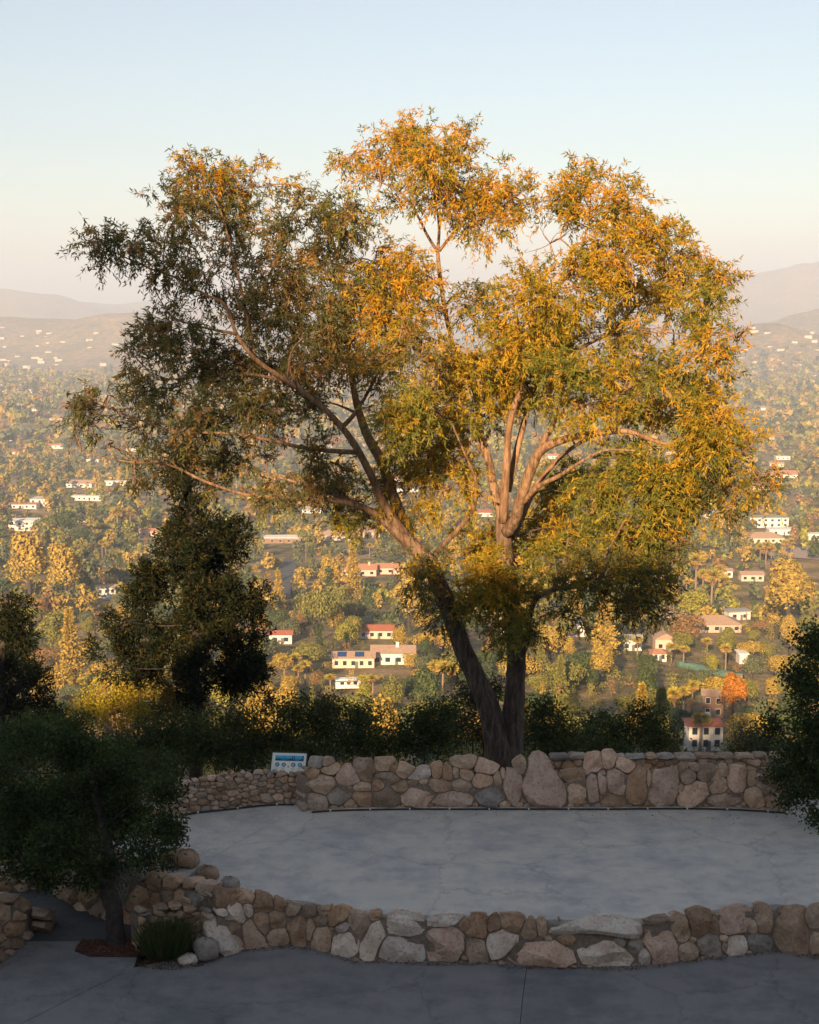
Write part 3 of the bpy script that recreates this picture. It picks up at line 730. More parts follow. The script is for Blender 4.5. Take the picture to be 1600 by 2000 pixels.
for ci, (px, py, rx, ry, cc, den) in enumerate(CL):
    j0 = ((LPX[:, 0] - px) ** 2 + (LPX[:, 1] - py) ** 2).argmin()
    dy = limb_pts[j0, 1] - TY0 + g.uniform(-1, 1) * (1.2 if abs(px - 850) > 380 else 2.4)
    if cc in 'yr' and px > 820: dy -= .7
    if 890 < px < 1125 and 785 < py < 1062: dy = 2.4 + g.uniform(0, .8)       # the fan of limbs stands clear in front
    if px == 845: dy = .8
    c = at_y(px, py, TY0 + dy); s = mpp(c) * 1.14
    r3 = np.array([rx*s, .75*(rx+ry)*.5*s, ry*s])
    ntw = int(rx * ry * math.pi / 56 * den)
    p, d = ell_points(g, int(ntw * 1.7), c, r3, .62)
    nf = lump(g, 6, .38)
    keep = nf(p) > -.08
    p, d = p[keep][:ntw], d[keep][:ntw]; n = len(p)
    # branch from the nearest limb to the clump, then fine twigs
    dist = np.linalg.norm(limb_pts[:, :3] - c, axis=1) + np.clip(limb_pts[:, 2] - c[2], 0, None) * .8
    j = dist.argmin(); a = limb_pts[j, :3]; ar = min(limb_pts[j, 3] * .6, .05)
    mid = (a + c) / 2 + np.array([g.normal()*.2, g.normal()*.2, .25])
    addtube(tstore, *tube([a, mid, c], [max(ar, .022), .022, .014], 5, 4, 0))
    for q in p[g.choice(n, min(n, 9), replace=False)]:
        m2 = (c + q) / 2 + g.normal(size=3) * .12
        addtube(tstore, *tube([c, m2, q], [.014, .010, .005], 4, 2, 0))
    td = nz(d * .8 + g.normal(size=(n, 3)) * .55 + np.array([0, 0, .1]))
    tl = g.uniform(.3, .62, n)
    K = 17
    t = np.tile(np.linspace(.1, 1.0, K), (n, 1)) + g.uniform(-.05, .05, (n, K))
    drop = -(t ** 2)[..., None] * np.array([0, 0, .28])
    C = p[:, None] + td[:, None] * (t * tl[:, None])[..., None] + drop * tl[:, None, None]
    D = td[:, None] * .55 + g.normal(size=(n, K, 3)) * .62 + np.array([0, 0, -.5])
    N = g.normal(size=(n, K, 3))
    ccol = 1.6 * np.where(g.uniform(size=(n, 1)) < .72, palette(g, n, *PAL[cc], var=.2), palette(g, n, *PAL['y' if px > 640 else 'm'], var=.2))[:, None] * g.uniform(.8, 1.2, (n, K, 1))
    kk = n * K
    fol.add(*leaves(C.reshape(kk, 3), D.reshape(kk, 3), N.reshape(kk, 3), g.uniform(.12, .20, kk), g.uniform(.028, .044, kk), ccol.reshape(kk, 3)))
tag(mesh_obj('branches', np.vstack(tstore[0]), tstore[1], M_gum, gum, True), kind='stuff')
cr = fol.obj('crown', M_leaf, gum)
N_GUM = fol.n // 4

# ------------------------------------------------------------------ other near plants
def plant(name, label, cat, basept, clumps, Y, pal, w, leaf, n_per, trunk=None, tufts=False, dyr=1.0, seed=0, shell=.5, thr=-.1, droop=-.2, trans=None, tmat=None, group=None, lumpL=.5):
    """clumps: (px,py,rx,ry[,dY[,pal]])"""
    g = np.random.default_rng(seed)
    root = empty(name, basept, label, cat, group)
    f = Fol(); ts = ([], [])
    tp = None
    if trunk is not None:
        P = np.array([at_y(a, b, Y + dy) for a, b, r, dy in trunk]); rr = np.array([r * mpp(q) for (a, b, r, dy), q in zip(trunk, P)])
        V, Fc = tube(P, rr, 12, 5, .12, seed=seed)
        mesh_obj('trunk', V, Fc, tmat or M_bark, root, True)
        tp, _ = crom(P, rr, 6)
    for cl in clumps:
        px, py, rx, ry = cl[:4]; dy = cl[4] if len(cl) > 4 else g.uniform(-dyr, dyr)
        pl = cl[5] if len(cl) > 5 else pal
        c = at_y(px, py, Y + dy); s = mpp(c)
        r3 = np.array([rx*s, .5*(rx+ry)*s, ry*s])
        n = int(rx*ry*math.pi/100 * n_per)
        p, d = ell_points(g, int(n*1.7), c, r3, shell)
        k = lump(g, 6, lumpL)(p) > thr
        p, d = p[k][:n], d[k][:n]; n = len(p)
        if tp is not None:
            a = tp[np.linalg.norm(tp - c, axis=1).argmin()]
            addtube(ts, *tube([a, (a+c)/2 + g.normal(size=3)*.1, c], [.03, .022, .012], 5, 3, 0))
        else:
            a = np.array([c[0] * .7 + basept[0]*.3, c[1], basept[2]])
            addtube(ts, *tube([a, (a+c)/2 + g.normal(size=3)*.15, c], [.035, .025, .012], 5, 3, 0))
        for q in p[g.choice(n, min(n, 8), replace=False)]:
            addtube(ts, *tube([c, (c+q)/2 + g.normal(size=3)*.06, q + (q-c)*.12], [.012, .008, .003], 4, 2, 0))
        K = 6
        if tufts:   # conifer sprays: short leaflets along a twig pointing out
            td = nz(d + g.normal(size=(n, 3))*.5 + np.array([0, 0, .15]))
            t = np.tile(np.linspace(0, 1, K), (n, 1))
            C = p[:, None] + td[:, None] * (t * .26)[..., None]
            D = td[:, None] * .8 + g.normal(size=(n, K, 3)) * .6
        else:
            td = nz(d*.6 + g.normal(size=(n, 3)))
            C = p[:, None] + g.normal(size=(n, K, 3)) * leaf[0] * 1.1
            D = td[:, None]*.4 + g.normal(size=(n, K, 3)) + np.array([0, 0, droop])
        kk = n*K
        col = palette(g, n, pl, w if len(cl) <= 5 else None, .2)[:, None] * g.uniform(.75, 1.25, (n, K, 1))
        f.add(*leaves(C.reshape(kk, 3), D.reshape(kk, 3), g.normal(size=(kk, 3)), g.uniform(.7, 1.3, kk)*leaf[0], g.uniform(.8, 1.2, kk)*leaf[1], col.reshape(kk, 3)))
    tag(mesh_obj('branches', np.vstack(ts[0]), ts[1], tmat or M_bark, root, True), kind='stuff')
    f.obj('foliage' if trunk is None else 'crown', M_leaf, root)
    return root
DK = [(.07,.10,.03),(.045,.072,.024),(.11,.12,.035)]
OAK = [(.055,.088,.026),(.036,.06,.02),(.085,.11,.032)]
CYP = [(.026,.033,.012),(.018,.025,.010),(.06,.048,.013)]
YEL = [(.42,.34,.04),(.33,.29,.035),(.46,.32,.04)]
RUS = [(.15,.10,.03),(.09,.085,.028),(.2,.13,.035)]
def gp(px, py, z): return at_z(px, py, z)
def gy(px, Y):
    x = (px - 800) / F * Y * 1.02
    return np.array([x, Y, float(terrain(x, Y))])
# cypress
cyp = [(358,905,30,34),(372,945,46,36),(340,935,32,24),(362,985,26,26),(395,1020,56,34),(452,1045,44,32),(350,1040,44,30),(410,1060,44,34),(345,1085,50,34),(440,1080,40,26),(300,1120,50,30),(395,1105,46,34),
       (340,1140,60,36),(290,1165,50,30),(455,1155,56,36),(500,1180,36,42),(400,1170,50,40),(255,1215,58,34),(330,1205,60,40),(390,1225,50,40),(470,1215,60,40),(215,1262,44,30),(270,1270,66,36),(340,1270,60,36),(440,1270,60,44),
       (300,1310,56,30),(490,1290,40,50),(385,1310,50,34),(455,1330,60,40),(240,1305,50,24),(500,1350,30,44),(376,1000,22,30,-.8),(380,1080,26,34,-1.2),(384,1160,30,36,-1.4),(386,1240,34,38,-1.5),(386,1310,36,34,-1.5),(386,1370,40,30,-1.2),(365,870,12,16,0),(350,1345,50,26,0,[(.2,.13,.03),(.13,.1,.025)])]
plant('cypress_tree', 'dark conical cypress with ragged tiers left of the gum tree', 'tree', gy(378, 45), cyp, 45, CYP, [.45,.35,.2], (.16,.055), 7.4,
      trunk=[(384,1530,13,0),(382,1420,11,0),(380,1300,10,0),(377,1180,9,0),(375,1060,7,0),(370,960,5,0),(360,885,2,0)], tufts=True, dyr=1.1, seed=31, shell=.7, thr=.0, lumpL=.3)
plant('cypress_tree', 'dark evergreen cut off by the left edge of the picture', 'tree', gy(10, 50), [(20,1190,46,36),(-20,1230,60,50),(35,1250,36,40),(10,1310,60,50),(60,1330,40,40),(20,1380,70,50),(90,1385,36,34),(-30,1300,50,60),(50,1440,70,40)], 50, CYP, [.45,.35,.2], (.16,.06), 6.0,
      trunk=[(-10,1560,14,0),(0,1400,11,0),(5,1250,8,0),(15,1160,3,0)], tufts=True, dyr=1.0, seed=32, shell=.6, thr=-.05, lumpL=.36)
# oak on the lower terrace
oak = [(180,1690,100,46),(120,1650,80,50),(285,1650,56,46),(320,1610,40,40),(250,1600,80,56),(110,1580,90,70),(190,1540,100,66),(30,1570,70,80),(10,1650,60,50),(60,1690,50,36),(150,1470,100,56),(260,1490,80,60),(320,1540,40,46),(60,1470,80,66),(215,1720,50,24),(-30,1500,60,80),(325,1690,22,22),(345,1630,24,26),(95,1720,36,20)]
plant('oak_tree', 'small dark live oak with leaning trunk in the mulch bed at the left', 'tree', gp(225, 1852, ZL), oak, 28.6, OAK, [.45,.35,.2], (.095,.055), 3.4,
      trunk=[(228,1856,22,-.4),(226,1820,17,-.4),(222,1775,17,-.3),(208,1735,16,-.1),(214,1690,14,.2),(205,1630,11,.6),(190,1570,8,1.0),(180,1500,5,1.2)], dyr=1.5, seed=33, shell=.65, thr=.0, lumpL=.3)
# right-edge bush tree
rt = [(1590,1260,50,44),(1560,1320,40,40),(1600,1340,60,60),(1530,1390,46,40),(1590,1420,60,50),(1510,1420,36,26),(1560,1470,60,40),(1540,1510,46,40),(1600,1520,60,60),(1540,1555,40,24),(1600,1590,24,30),(1620,1230,40,40),(1640,1440,70,100)]
plant('evergreen_tree', 'dense dark green tree at the right edge, hanging over the stage', 'tree', gp(1700, 1600, 0), rt, 32.5, OAK, [.4,.35,.25], (.095,.055), 3.6,
      trunk=[(1700,1610,20,.5),(1690,1500,16,.5),(1670,1400,12,.5),(1650,1280,8,.5)], dyr=.9, seed=34, shell=.65, thr=-.08, lumpL=.3)
# shrubs behind the walls
SH = [
 ('round yellow green shrub catching the sun below the cypress', [(215,1360,56,40),(270,1345,50,40),(180,1385,50,36),(240,1390,60,30)], 46, YEL),
 ('rusty olive shrub lit at its top right of the sunlit yellow one', [(330,1365,50,34),(380,1375,46,36),(300,1395,60,30)], 47, RUS),
 ('dark shrub with bare twigs under the cypress', [(340,1425,80,44),(280,1450,70,40),(390,1450,60,50),(330,1480,70,30)], 41, DK),
 ('tall dark shrub above the rubble wall left of the panel', [(460,1410,56,46),(440,1460,60,46),(500,1450,50,50),(470,1490,60,22)], 40.5, RUS[1:2] + DK),
 ('dark shrub with rusty sunlit tips behind the information panel', [(580,1390,56,40),(560,1440,60,46),(630,1420,50,50),(640,1380,36,26,0,RUS),(600,1470,70,26)], 40.5, DK + RUS[1:2]),
 ('mid green shrub left of the gum trunk, nearest the panel', [(700,1400,50,36),(740,1420,60,46),(690,1450,60,40),(750,1460,60,26)], 40, DK),
 ('dark green shrub close against the left of the gum trunk', [(830,1410,60,40),(860,1440,60,40),(800,1450,50,40),(870,1390,36,30)], 40, DK),
 ('grey green shrub seen between the two gum stems', [(930,1370,50,50),(900,1420,50,40),(950,1430,40,40),(960,1345,30,30)], 43, [(.06,.07,.035),(.09,.085,.035)]),
 ('dark shrub close against the right of the gum trunk', [(1060,1390,50,36),(1050,1430,60,44),(1100,1430,50,44),(1090,1465,50,20)], 40.5, DK + RUS[1:2]),
 ('dark rounded shrub behind the low straight rubble wall', [(1230,1395,60,30),(1270,1420,64,40),(1200,1430,60,36),(1290,1450,50,26),(1180,1460,50,20)], 42, DK),
 ('blue green shrub between the two dark shrubs right of the gum', [(1150,1440,40,34),(1140,1465,36,18),(1165,1410,26,24)], 44, [(.035,.065,.045),(.05,.08,.05)]),
 ('dark shrub behind the leftmost foliage of the oak', [(60,1430,80,40),(130,1420,60,36),(20,1480,80,50),(120,1470,70,40)], 38, DK),
 ('olive shrub right of the path behind the oak', [(100,1560,80,50),(40,1600,80,50),(160,1600,60,50),(20,1660,60,30)], 36, DK),
 ('shaded shrub behind the rubble wall at the left end', [(250,1520,60,36),(310,1500,60,34),(200,1530,60,40)], 38.5, DK),
 ('grey green bush at the right end of the low straight wall', [(1470,1440,40,26),(1500,1455,40,26),(1450,1462,36,16)], 42, [(.10,.11,.06),(.07,.085,.045)]),
]
for i, (lb_, cl, Y, pal) in enumerate(SH):
    m = cl[0]
    plant('shrub', lb_, 'shrub', gy(m[0], Y), cl, Y, pal, None, (.11,.055), 4.4, dyr=.7, seed=50 + i, shell=.6, thr=-.3, group='shrubs behind the stage walls')
# flowering bush
fr = plant('flower_bush', 'low bush dotted with yellow flowers behind the low straight wall', 'bush', gy(1420, 41), [(1400,1468,36,14),(1440,1464,36,16),(1375,1472,26,10)], 41, [(.09,.11,.03),(.13,.13,.03),(.55,.36,.02)], [.45,.35,.2], (.07,.035), 4, dyr=.4, seed=90, thr=-.4)
# agave rosettes behind the low wall
def agave(px, py, Y, r, label, seed):
    g = np.random.default_rng(seed); c = at_y(px, py, Y); b = np.array([c[0], c[1], c[2] - .25])
    root = empty('agave', b, label, 'agave', 'teal agaves behind the low wall')
    for k in range(16):
        th = 2.4 * k; el = g.uniform(.35, 1.2); d = np.array([math.cos(th)*math.cos(el), math.sin(th)*math.cos(el), math.sin(el)])
        sd_ = np.array([-math.sin(th), math.cos(th), 0]); L = r * g.uniform(.8, 1.1); w = .05
        V = [b - sd_*w*.6, b + sd_*w*.6, b + d*L*.5 + sd_*w, b + d*L*.5 - sd_*w, b + d*L, b + d*L*.45 - np.array([0, 0, .03])]
        mesh_obj('leaf', V, [(0,1,2,3),(3,2,4),(1,0,5),(0,3,5),(2,1,5),(3,4,5),(4,2,5)], M_agave, root)
M_agave = plain('agave_leaf', (.07,.14,.12), .5, .2, 4)
agave(1262, 1474, 40.2, .42, 'teal agave just left of the white house, behind the wall', 1)
agave(1232, 1478, 40.0, .34, 'teal agave left of the larger one behind the wall', 2)

# grass clump
def grass(px, py, label):
    g = np.random.default_rng(4); c = at_z(px, py, ZL); c[1] += .45; n = 1500
    a = g.uniform(0, 6.28, n); r = np.sqrt(g.uniform(0, 1, n)) * .42
    B = np.stack([c[0] + r*np.cos(a)*1.1, c[1] + r*np.sin(a)*.8, np.full(n, ZL)], 1)
    D = np.stack([np.cos(a)*.35*r/.42, np.sin(a)*.35*r/.42, np.ones(n)], 1) + g.normal(size=(n, 3))*.16
    f = Fol(); f.add(*leaves(B, D, g.normal(size=(n, 3)), g.uniform(.45, .95, n), g.uniform(.012, .022, n), palette(g, n, [(.05,.10,.025),(.08,.12,.03),(.12,.12,.05)])))
    root = empty('grass_clump', c, label, 'grass clump'); f.obj('blades', M_leaf, root)
grass(318, 1886, 'clump of long green grass in front of the ledge-stone wall')
# mulch bed and litter
def chips(name, label, P, n, z, seed, cols, parent=None):
    g = np.random.default_rng(seed); ins = poly_in(P); P = np.array(P); pts = []
    while len(pts) < n:
        x, y = g.uniform(P[:, 0].min(), P[:, 0].max()), g.uniform(P[:, 1].min(), P[:, 1].max())
        if ins(x, y): pts.append((x, y, z + g.uniform(.004, .03)))
    D = g.normal(size=(n, 3)) * np.array([1, 1, .25])
    f = Fol(); f.add(*leaves(np.array(pts), D, np.array([0, 0, 1.0]) + g.normal(size=(n, 3))*.3, g.uniform(.03, .075, n), g.uniform(.02, .04, n), palette(g, n, cols, var=.3)))
    o = f.obj(name, M_mulch); tag(o, label, 'mulch', kind='stuff')
mp_ = gpx([(146,1858),(160,1836),(272,1834),(268,1870),(175,1869)], ZL)
tag(slab('mulch_bed', mp_, ZL + .012, .1, plain('soil', (.07,.04,.028), .95, .4, 20, bmp=.5)), kind='structure')
chips('wood_chips', 'reddish wood chips around the oak trunk', mp_, 1600, ZL + .012, 1, [(.16,.065,.035),(.10,.045,.028),(.22,.11,.06)])
lit = [(x, y - .02) for x, y, _ in fb] + [(x, y - .16 + .06*math.sin(i*2.1)) for i, (x, y, _) in reversed(list(enumerate(fb)))]
chips('leaf_litter', 'strip of fallen brown leaves along the foot of the front wall', lit, 900, ZL + .002, 2, [(.16,.075,.035),(.10,.055,.03),(.2,.12,.06)])
chips('leaf_litter', 'brown leaf litter around the grass clump and loose boulders', gpx([(268,1880),(300,1872),(430,1862),(400,1888),(340,1896),(280,1893)], ZL), 500, ZL + .002, 3, [(.16,.075,.035),(.09,.05,.03)])
chips('leaf_litter', 'few dark leaves scattered over the stage in front of the boulder wall', gpx([(640,1584),(1480,1584),(1500,1620),(1200,1600),(800,1604),(640,1610)], 0), 60, .002, 4, [(.04,.03,.025),(.08,.05,.03)])

# ------------------------------------------------------------------ rope lights, flood lamp, information panel
def rope(pts, label, off=.10):
    P = np.array(pts); P = P + np.array([0, -off, .035])
    root = empty('rope_light', P[0], label, 'rope light', 'rope lights along the stage')
    V, Fc = tube(P, [.022]*len(P), 7, 6); mesh_obj('cable', V, Fc, M_black, root, True)
    Q, _ = crom(P, [.02]*len(P), 8)
    L = np.concatenate([[0], np.cumsum(np.linalg.norm(np.diff(Q, axis=0), axis=1))])
    for s in np.arange(.5, L[-1], 1.05):
        q = np.array([np.interp(s, L, Q[:, k]) for k in range(3)])
        mb = MB(); mb.box(q[0]-.02, q[0]+.02, q[1]-.045, q[1]-.005, q[2]-.005, q[2]+.035)
        mesh_obj('clip', mb.v, mb.f, M_white, root)  # small unlit white boxes stand for the bulbs of the rope light
rope(bb[1:], 'black rope light with white bulbs along the foot of the boulder wall', .2)
rope(lb[2:-1], 'black rope light with white bulbs along the foot of the curved rubble wall')
rope(r2, 'black rope light with white bulbs in the right corner of the stage')

fl = at_y(590, 1572, 34.0); fl[2] = 0
lamp = empty('flood_lamp', fl, 'small grey flood lamp on a stub post where the two back walls meet', 'lamp')
mb = MB(); mb.box(fl[0]-.03, fl[0]+.03, fl[1]-.03, fl[1]+.03, 0, .22); mesh_obj('post', mb.v, mb.f, M_metal, lamp)
mb = MB(); mb.box(fl[0]-.085, fl[0]+.085, fl[1]-.06, fl[1]+.09, .22, .42); hs = mesh_obj('housing', mb.v, mb.f, M_metal, lamp)
mb = MB(); mb.box(fl[0]-.068, fl[0]+.068, fl[1]-.068, fl[1]-.061, .24, .40); mesh_obj('lens', mb.v, mb.f, M_white, lamp)

pc = at_y(564, 1491, 34.5)
panel = empty('information_panel', (pc[0], pc[1], 0), 'tilted white information panel in black frame on the rubble wall', 'sign')
MP = Matrix.Translation(pc) @ Matrix.Rotation(R(-5), 4, 'Z') @ Matrix.Rotation(R(48), 4, 'X')
def pmesh(name, mb, mat, parent=panel):
    mb.xf(MP); return mesh_obj(name, mb.v, mb.f, mat, parent)
W2, H2 = .47, .30
mb = MB()
for a in ((-W2-.03, W2+.03, -H2-.03, -H2), (-W2-.03, W2+.03, H2, H2+.03), (-W2-.03, -W2, -H2, H2), (W2, W2+.03, -H2, H2)):
    mb.box(a[0], a[1], a[2], a[3], -.05, .02)
pmesh('frame', mb, M_black)
M_board = plain('panel_board', (.80,.80,.70), .45, .04, 6)
pb = pmesh('board', MB().box(-W2, W2, -H2, H2, -.03, .0), M_board)
M_pan = {}
def flat(c, nm):
    if nm not in M_pan: M_pan[nm] = plain(nm, c, .5, .15, 9)
    return M_pan[nm]
mb = MB(); mb.box(-.38, .40, .07, .15, .002, .0035); pmesh('panorama_far_hills', mb, flat((.02,.22,.38), 'print_blue'), panel)
mb = MB(); mb.box(-.38, .40, .15, .225, .002, .0035); pmesh('panorama_sky', mb, flat((.05,.42,.62), 'print_sky'), panel)
mb = MB()
xs = np.linspace(-.38, .40, 14); hs_ = .105 + .03*np.sin(np.arange(14)*1.1) + .012*np.cos(np.arange(14)*2.7)
for i in range(13):
    mb.add([(xs[i],.072,.0045),(xs[i+1],.072,.0045),(xs[i+1],hs_[i+1],.0045),(xs[i],hs_[i],.0045)], [(0,1,2,3)])
for a, b in ((.075,.10),(.125,.15),(.36,.395)):
    mb.add([(a,.08,.005),(b,.08,.005),(b,.225,.005),(a,.225,.005)], [(0,1,2,3)])
pmesh('panorama_foreground', mb, flat((.005,.06,.16), 'print_navy'), panel)
def disc(cx, cy, r, z0, z1, n=20):
    v = [(cx + r*math.cos(6.2832*k/n), cy + r*math.sin(6.2832*k/n), z) for z in (z0, z1) for k in range(n)]
    return v, [tuple(range(n, 2*n)), tuple(range(n))[::-1]] + [(k, (k+1) % n, n+(k+1) % n, n+k) for k in range(n)]
for i, (x, c) in enumerate(((-.31, (.05,.17,.27)), (-.13, (.08,.24,.30)), (.13, (.07,.16,.22)), (.31, (.05,.30,.50)))):
    d_ = pmesh('picture_disc', MB().add(*disc(x, -.04, .062, .002, .004)), flat(c, 'print_disc%d' % i), panel)
    mb = MB().add([(x-.045,-.06,.0055),(x-.01,-.075,.0055),(x+.04,-.01,.0055),(x+.0,-.005,.0055)], [(0,1,2,3)])
    pmesh('disc_print', mb, flat((.35,.5,.5), 'print_pale'), panel)
mb = MB()
for i in range(5):
    for x in (-.31, -.13, .13, .31):
        mb.add([(x-.06,-.125-.018*i,.003),(x+.05-.02*(i % 2),-.125-.018*i,.003),(x+.05-.02*(i % 2),-.119-.018*i,.003),(x-.06,-.119-.018*i,.003)], [(0,1,2,3)])
tl_ = pmesh('text_lines', mb, flat((.35,.36,.33), 'print_text'), panel); tl_['kind'] = 'stuff'
pmesh('emblem', MB().add(*disc(0, -.10, .02, .002, .004, 12)), flat((.10,.09,.05), 'print_emblem'), panel)
pmesh('emblem', MB().add(*disc(.05, -.25, .013, .002, .004, 12)), flat((.10,.14,.16), 'print_emblem2'), panel)
for s in (-.3, .3):
    q = MP @ Vector((s, 0, -.05)); mb = MB(); mb.box(q.x-.035, q.x+.035, q.y+.01, q.y+.08, 0, q.z); mesh_obj('post', mb.v, mb.f, M_black, panel)

# ------------------------------------------------------------------ shade trees on the ridge behind the viewpoint
def far_crown(g, n, c, r, q, pal, lumps=7, w=None, flat_=.55):
    """quads on and in a lumpy crown; c,r: centre and radii"""
    L = nz(g.normal(size=(lumps, 3))) * r * g.uniform(.3, .62, (lumps, 1)); L[0] *= .2
    LR = g.uniform(.42, .62, lumps)
    i = g.integers(0, lumps, n); d = nz(g.normal(size=(n, 3))); d[:, 2] = np.where(d[:, 2] < -.5, -d[:, 2], d[:, 2])
    p = c + L[i] + d * (LR[i] * g.uniform(.7, 1.0, n))[:, None] * r
    D = nz(np.cross(d, g.normal(size=(n, 3)))) + g.normal(size=(n, 3))*.3
    N = d + g.normal(size=(n, 3))*flat_
    return leaves(p - D*q*.5, D, N, g.uniform(.7, 1.4, n)*q, g.uniform(.6, 1.1, n)*q, palette(g, n, pal, w, .25))
for i, (x, y, h, r, lab) in enumerate(((-46,-35,14,7,'broad leafy shade tree on the ridge, farthest left behind the viewpoint'), (-36,-36,15,5.8,'tall shade tree in the middle of the ridge behind the viewpoint'), (-25.5,-35,12.5,5.4,'smaller shade tree on the ridge, nearest the viewpoint'), (-20.3,-34,6.6,2.3,'low shade tree at the right end of the ridge row'))):
    g = np.random.default_rng(70 + i); z = float(terrain(x, y)); root = empty('shade_tree', (x, y, z), lab, 'tree', 'trees on the ridge behind the viewpoint')
    V, Fc = tube([(x, y, z-.5), (x+.2, y, z+h*.4), (x, y, z+h*.75)], [.35, .28, .1], 8, 4, .05); mesh_obj('trunk', V, Fc, M_bark, root, True)
    f = Fol(); f.add(*far_crown(g, (1500, 1200, 900, 900)[i], np.array([x, y, z + h*.62]), np.array([r, r, h*.40]), .55, DK, 16)); f.obj('crown', M_leaf, root)

# ------------------------------------------------------------------ valley: houses
def ground_hit(px, py):
    d = ray(px, py); d = d / d[1]
    ys = np.geomspace(60, 9000, 1400)
    P = CAM + d * ys[:, None]
    below = P[:, 2] < terrain(P[:, 0], P[:, 1])
    i = below.argmax() if below.any() else len(ys) - 1
    return np.array([P[i, 0], P[i, 1], float(terrain(P[i, 0], P[i, 1]))])
WALLM = {k: plain('wall_' + k, c, .85, .07, .5) for k, c in {'white': (.66,.63,.58), 'cream': (.55,.46,.36), 'tan': (.45,.35,.26), 'pink': (.60,.42,.33), 'grey': (.42,.42,.42), 'brown': (.24,.15,.10)}.items()}
ROOFM = {k: plain('roof_' + k, c, .85, .2, 1.5) for k, c in {'red': (.34,.11,.06), 'tan': (.36,.24,.17), 'grey': (.30,.29,.29), 'dark': (.14,.12,.11), 'white': (.70,.68,.65), 'terracotta': (.42,.19,.11), 'blue': (.25,.32,.42)}.items()}
M_glass = plain('window_glass', (.03,.04,.05), .12, .2, 2)
M_solar = plain('solar_panel', (.02,.06,.16), .15, .1, 4)
HOUSES = []
def house(px, py, wpx, label, wall='white', roof='tan', hgt=3.2, dep=.55, kind='gable', yaw=0, storeys=1, windows=4, chimney=0, solar=0, name='house', group=None, detail=True):
    p = ground_hit(px, py); s = mpp(p); w = wpx * s; d = max(5, w * dep); h = hgt * storeys
    HOUSES.append((px, py, wpx, (h + 2) / s, p[1], label))
    root = empty(name, p, label, 'house', group)
    rz = Matrix.Translation(Vector(p)) @ Matrix.Rotation(R(yaw), 4, 'Z')
    def part(nm, mb, mat, par=None):
        mb.xf(rz); return mesh_obj(nm, mb.v, mb.f, mat, par or root)
    part('wall', MB().box(-w/2, w/2, 0, d, -3, h), WALLM[wall])
    e = .5; rh = d * .22
    mb = MB()
    if kind == 'gable':
        mb.add([(-w/2-e,-e,h),(w/2+e,-e,h),(w/2+e,d+e,h),(-w/2-e,d+e,h),(-w/2-e,d/2,h+rh),(w/2+e,d/2,h+rh)], [(0,1,5,4),(2,3,4,5),(1,2,5),(3,0,4),(3,2,1,0)])
    elif kind == 'hip':
        k_ = min(d/2, w*.3)
        mb.add([(-w/2-e,-e,h),(w/2+e,-e,h),(w/2+e,d+e,h),(-w/2-e,d+e,h),(-w/2+k_,d/2,h+rh),(w/2-k_,d/2,h+rh)], [(0,1,5,4),(2,3,4,5),(1,2,5),(3,0,4),(3,2,1,0)])
    elif kind == 'front':
        rh = w * .3
        mb.add([(-w/2-e,-e,h),(w/2+e,-e,h),(w/2+e,d+e,h),(-w/2-e,d+e,h),(0,-e,h+rh),(0,d+e,h+rh)], [(0,1,4),(2,3,5),(1,2,5,4),(3,0,4,5),(3,2,1,0)])
    else:
        mb.box(-w/2-e, w/2+e, -e, d+e, h, h+.35)
    rf = part('roof', mb, ROOFM[roof])
    ww = min(1.6, w / (windows * 2 + 1)) if windows else 0
    for st_ in range(storeys):
        for i in range(windows):
            x = -w/2 + w * (i + .5) / windows; z0 = hgt * st_ + .9
            wo = part('window', MB().box(x - ww/2 - .1, x + ww/2 + .1, -.06, .02, z0 - .1, z0 + 1.5), WALLM['white' if wall != 'white' else 'grey'])
            part('pane', MB().box(x - ww/2, x + ww/2, -.09, -.05, z0, z0 + 1.4), M_glass, wo)
    if detail and windows:
        x = w * .08
        part('door', MB().box(x - .5, x + .5, -.08, -.01, 0, 2.1), ROOFM['dark'])
    for i in range(chimney):
        x = -w/2 + w * (i + .6) / chimney
        part('chimney', MB().box(x - .5, x + .5, d*.35, d*.35 + 1, h, h + rh + 1.1), WALLM[wall if wall != 'brown' else 'tan'], rf)
    for i in range(solar):
        x0 = -w*.38 + i * w * .42; a = rh / (d/2 + e)
        v = [(x0, .4, h + .12 + a*(.4+e)), (x0 + w*.22, .4, h + .12 + a*(.4+e)), (x0 + w*.22, d*.42, h + .12 + a*(d*.42+e)), (x0, d*.42, h + .12 + a*(d*.42+e))]
        part('solar_panel', MB().add(v + [(q[0], q[1], q[2] - .08) for q in v], BOXF), M_solar, rf)
    return root
house(690, 1306, 82, 'low tan-roofed ranch house with two blue solar panels', 'cream', 'tan', dep=.5, solar=2, windows=5)
house(768, 1299, 84, 'tan-roofed wing with white front beside the solar-panel house', 'white', 'tan', dep=.6, windows=4, chimney=1, hgt=3.6)
house(1378, 1467, 66, 'white two-storey house with red tile roof behind the low wall', 'white', 'red', kind='hip', storeys=2, windows=3, chimney=1, hgt=2.6, dep=.6)
house(1392, 1402, 40, 'brown two-storey house behind the orange-topped tree', 'brown', 'tan', kind='gable', storeys=2, windows=2, hgt=2.8, yaw=-12)
house(1400, 1236, 96, 'wide brown house under a broad pale tan roof', 'tan', 'tan', kind='hip', windows=5, dep=.6, hgt=3)
house(1445, 1212, 44, 'white flat-roofed building behind the broad pale roof', 'white', 'grey', kind='flat', windows=2, yaw=10)
house(1288, 1293, 28, 'small white pavilion with red hipped roof among palms', 'white', 'terracotta', kind='hip', windows=2, dep=.9, hgt=2.6)
house(1300, 1272, 40, 'pink-walled house behind the small white pavilion', 'pink', 'tan', kind='front', windows=2, hgt=4)
